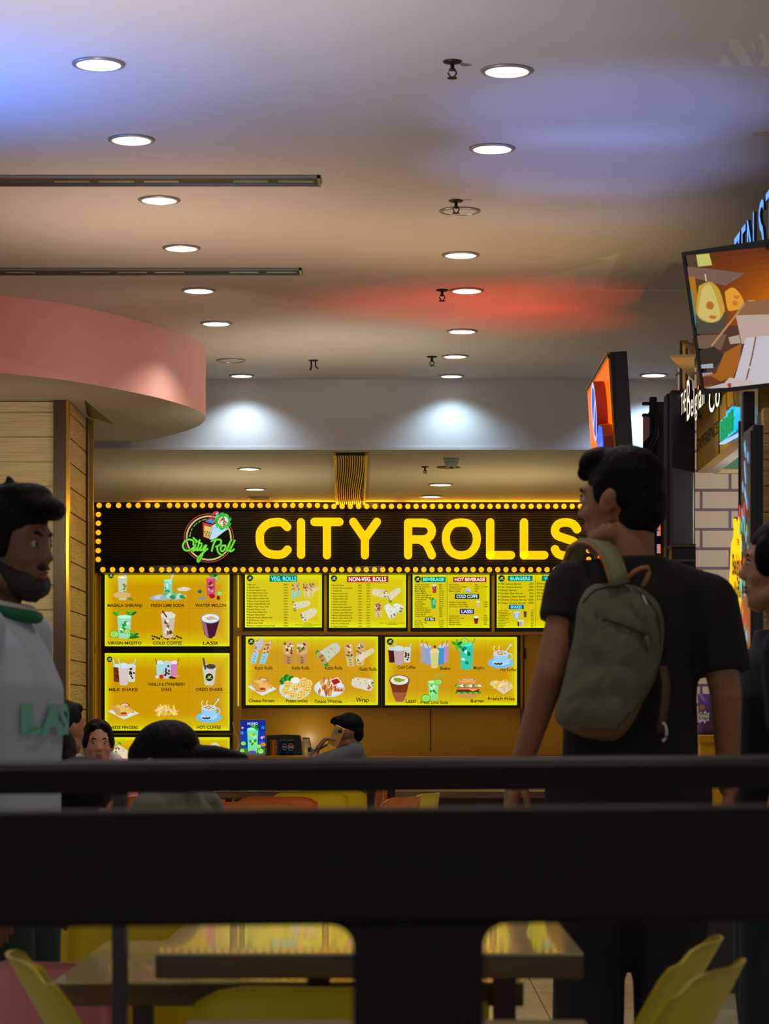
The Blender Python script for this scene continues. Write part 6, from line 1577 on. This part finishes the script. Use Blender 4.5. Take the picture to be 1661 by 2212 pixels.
# ---- man walking past at the left
BX2, BY2 = -.85, 5.5
def l2(px, py, y=0): q = P(px,py,BY2); return Vector((q.x-BX2, y, q.z))
qh = [('e',(0,-.022,.052),(.084,.102,.09)), ('e',(0,-.075,-.01),(.068,.042,.062)), ('e',(0,.05,.10),(.062,.055,.034)), ('e',(.0,.098,.094),(.05,.03,.026),E3(-20,0,0)), ('e',(0,.03,.125),(.06,.06,.026)), ('c',(0.0,.0,.13),.016,(.012,-.01,.158),.007),
      ('e',(.065,.02,.02),(.018,.02,.045)), ('e',(-.065,.02,.02),(.018,.02,.045))]
M['stubble'] = mat('stubble', (22,18,17), .7, bump=(150,.5))
m2, Mh2, A2 = human('person', 'bearded man in a pale grey sweatshirt with green collar, at the left edge', (BX2,BY2,0), math.radians(-101), .935, head_yaw=-13, head_pitch=-4, head_off=(0,.012,.0), skin=M['skin3'], shirt=M['grey_sweat'],
    pants=M['teal_cloth'], hair=qh, voxel=.0065, sleeve=1.9, shirt_fold=(5,.014), shirt_name='sweatshirt')
put(soup_mesh(XF([('e',(0,.052,-.088),(.046,.045,.03)), ('c',(.057,.0,-.045),.019,(.032,.058,-.082),.03), ('c',(-.057,.0,-.045),.019,(-.032,.058,-.082),.03), ('e',(0,.091,-.042),(.026,.009,.006)), ('c',(0,.07,-.105),.016,(0,.06,-.1),.02)], Mh2), .004, 2, fold(60,.002), 'beard'), 'beard', M['stubble'], m2)
M['green_cloth'] = mat('green_collar', (20,96,70), .85); M['aqua_ink'] = mat('aqua_lettering', (104,176,164), .8); M['white_trim'] = mat('white_outline', (176,190,190), .8)
nk2 = Vector((0,-.01,1.42*.935))
def ringc(r, z, w_, m, name, rz_=.8):
    b = MB(); pts = [(r*math.cos(t)*S2, (r*.95*math.sin(t)-.008)*S2, (z-.018*math.sin(t))*S2) for t in [2*PI*k/32 for k in range(33)]]; b.tube(pts, w_, 8, caps=False); b.build(name, m, m2, True, world=False)
S2 = .935
ringc(.082, 1.503, .010, M['white_cloth'], 'neckband'); ringc(.094, 1.487, .014, M['green_cloth'], 'collar')
# raised letters across the chest
vs_, fs_ = text_shape('LASA', .05); a0 = min(v[0] for v in vs_); a1 = max(v[0] for v in vs_)
def chest(lift, grow, m, name):
    b = MB()
    sub = []
    for v in vs_:
        u = (v[0]-a0)/(a1-a0)-.5; x = -u*.30*grow; z = 1.235+(v[1]/CAPH-.5)*.062*grow
        sub.append((-x, .1285*math.sqrt(max(0,1-abs(x/.19)**2.4))+lift, z))
    b.add([(q[0]*S2*-1, q[1]*S2, q[2]*S2) for q in sub], fs_); b.build(name, m, m2, world=False)
chest(.016, 1.0, M['aqua_ink'], 'chest_lettering')

# ---- person at the right edge, facing left
m3, Mh3, A3 = human('person', 'person in dark navy top with a small earring, facing left at the right edge', (.985,6.6,0), math.radians(86), .93, head_yaw=-2, head_off=(.0,-.02,.03), fem=True, skin=M['skin2'], shirt=M['navy_cloth'], pants=M['teal_cloth'],
    hair='tied', voxel=.007, sleeve=.75, shirt_fold=(6,.006), shirt_name='top')
b = MB(); b.ell(Mh3 @ Vector((.086,-.002,-.034)), (.004,)*3, 10, 6); b.ell(Mh3 @ Vector((-.086,-.002,-.034)), (.004,)*3, 10, 6); b.build('earring', M['white_paint'], m3, True, world=False)

# ---- seated woman facing the viewer
m4, Mh4, A4 = human('person', 'seated woman with centre-parted dark hair and a white scarf, facing the viewer', (-1.485,12.75,0), math.radians(176), .87, head_yaw=14, head_roll=0, head_off=(0,.0,-.05), seat=.472, sit=True, fem=True, skin=M['skin2'], shirt=M['pink_cloth'],
    hair=[('e',(0,-.024,.046),(.081,.1,.09)), ('e',(0,-.085,-.005),(.062,.04,.06)), ('e',(.062,.03,.035),(.022,.042,.05),E3(0,-12,0)), ('e',(-.062,.03,.035),(.022,.042,.05),E3(0,12,0)), ('c',(.03,.055,.1),.02,(.064,.04,.05),.018), ('c',(-.03,.055,.1),.02,(-.064,.04,.05),.018)], voxel=.007, sleeve=1.5, shirt_name='kurta', hairf=fold(30,.002))
put(soup_mesh([('c',(-.1,.04,.955),.034,(0,-.06,.985),.035), ('c',(.1,.04,.955),.034,(0,-.06,.985),.035), ('c',(.09,.05,.92),.028,(.09,.11,.75),.032), ('c',(-.09,.05,.92),.028,(-.09,.11,.75),.032)], .008, 3, fold(14,.006)), 'scarf', M['white_cloth'], m4)
# ---- seated person with smooth black hair and ponytail, back turned
m5, Mh5, A5 = human('person', 'seated person with sleek black hair in a ponytail and an olive grey top', (-.575,7.6,0), math.radians(62), .90, head_yaw=8, head_pitch=-16, head_off=(0,.0,-.05), seat=.445, sit=True, fem=True, skin=M['skin3'], shirt=M['olive_cloth'],
    hair=[('e',(0,-.03,.048),(.082,.112,.094)), ('e',(0,-.09,.0),(.07,.05,.07)), ('c',(0,-.11,.0),.045,(0,-.19,-.01),.03), ('c',(0,-.19,-.01),.03,(0,-.28,-.05),.02), ('e',(0,.045,.05),(.076,.045,.055))], voxel=.008, sleeve=1.4, lean=.22, shirt_name='top', hairf=fold(20,.0015), face=True)
# ---- three dark heads at the left
m6, Mh6, A6 = human('person', 'seated person with short black hair, one ear showing, in front of the planked wall', (-1.45,11.0,0), math.radians(-25), .88, head_yaw=-20, head_off=(0,.03,.0), sit=True, skin=M['skin'], shirt=M['navy_cloth'], hair='short', voxel=.009, shirt_name='shirt', face=False)
m7, Mh7, A7 = human('person', 'person with long loose black hair seated beside the grey sweatshirt man', (-1.13,8.3,0), math.radians(10), .90, head_off=(0,0,-.03), seat=.415, sit=True, fem=True, skin=M['skin2'], shirt=M['navy_cloth'], hair='long', voxel=.009, shirt_name='top', face=False, hairf=fold(20,.002))
m8, Mh8, A8 = human('person', 'child in a pink top seen from behind, lowest of the heads at left', (-.81,6.6,0), math.radians(-15), .72, head_off=(0,0,-.028), seat=.455, sit=True, fem=True, skin=M['skin2'], shirt=M['pink_cloth'], hair='short', voxel=.009, shirt_name='top', face=False)
# ---- seated man on the phone
BX9, BY9 = -.30, 17.0
def l9(px, py, y): q = P(px,py,y); v = Vector((q.x-BX9, q.y-BY9, q.z)); r_ = math.radians(-98); return Vector((v.x*math.cos(r_)-v.y*math.sin(r_), v.x*math.sin(r_)+v.y*math.cos(r_), v.z))
wr9 = l9(682,1622,16.83)
def hand9(wr):
    d = (l9(707,1590,16.84)-wr).normalized(); nrm = l9(740,1600,16.84)-l9(690,1600,16.84)
    P_ = hand_prims(wr, d, nrm, .95, 1.05, -1); return P_
arms = {'L': (l9(672,1652,16.78), wr9, None, (0,0,0), hand9)}
m9, Mh9, A9 = human('person', 'seated man in a grey shirt holding a phone to his ear before the counter', (BX9,BY9,0), math.radians(98), .90, head_yaw=-14, head_pitch=-6, head_off=(0,.01,-.06), arms=arms, sit=True, skin=M['skin'], shirt=M['grey_cloth'],
    hair=[('e',(0,-.02,.055),(.083,.1,.086)), ('e',(0,-.075,-.0),(.069,.042,.065)), ('e',(0,.055,.1),(.06,.045,.03)), ('e',(0,.09,.095),(.045,.02,.02))], voxel=.006, sleeve=1.02, shirt_name='shirt')
M['phone_gold'] = mat('phone_gold', (190,160,86), .25, .5); M['phone_glass'] = mat('phone_glass', (14,14,16), .15)
ph = thing('mobile_phone', 'gold phone with a round black camera, held at the ear of the seated man', 'phone', P(727,1590,16.83), rot=(math.radians(4), math.radians(25), math.radians(-4)))
b = MB(); b.box(-.036,-.004,-.068,.036,.004,.068); b.build('case', M['phone_gold'], ph, world=False, bevel=.003)
b = MB(); b.ell((.008,-.006,.04), (.014,.004,.015), 20, 10); b.build('camera', M['phone_glass'], ph, True, world=False)
b = MB(); b.box(-.026,-.006,.008,.004,-.004,.05); b.build('camera_plate', M['steel'], ph, world=False, bevel=.001)
b = MB(); c = P(676,1619,16.80); b.tube([c+Vector((.026*math.cos(t),.03*math.sin(t),.012*math.cos(t))) for t in [2*PI*k/20 for k in range(21)]], .007, 8, caps=False)
wt_ = thing('wristwatch', 'steel wristwatch on the raised wrist of the man on the phone', 'watch', c); b.build('band', M['steel'], wt_, True)
b = MB(); b.ell(c+Vector((-.018,-.026,.0)), (.017,.008,.017), 20, 8); b.build('dial', M['phone_glass'], wt_, True)
# chairs the seated people use
make_chair('chair under the seated man on the phone, mostly hidden by the railings', oc, None, (BX9+.03,BY9,0), math.radians(98), recl=.1, top=.78)
for (x, y, rz, lab) in ((-1.485,12.78,176,'chair under the seated woman with the white scarf'),(-.60,7.62,72,'chair under the person with the ponytail'),(-1.45,10.98,-25,'chair under the person with short black hair'),(-1.10,8.28,10,'chair under the person with long loose hair'),(-.81,6.58,-15,'chair under the child in pink')):
    make_chair(lab+', hidden behind the railings', M['yellow_plastic'], None, (x,y,0), math.radians(rz), recl=.12, top=.74)

bpy.data.scenes.remove(work)
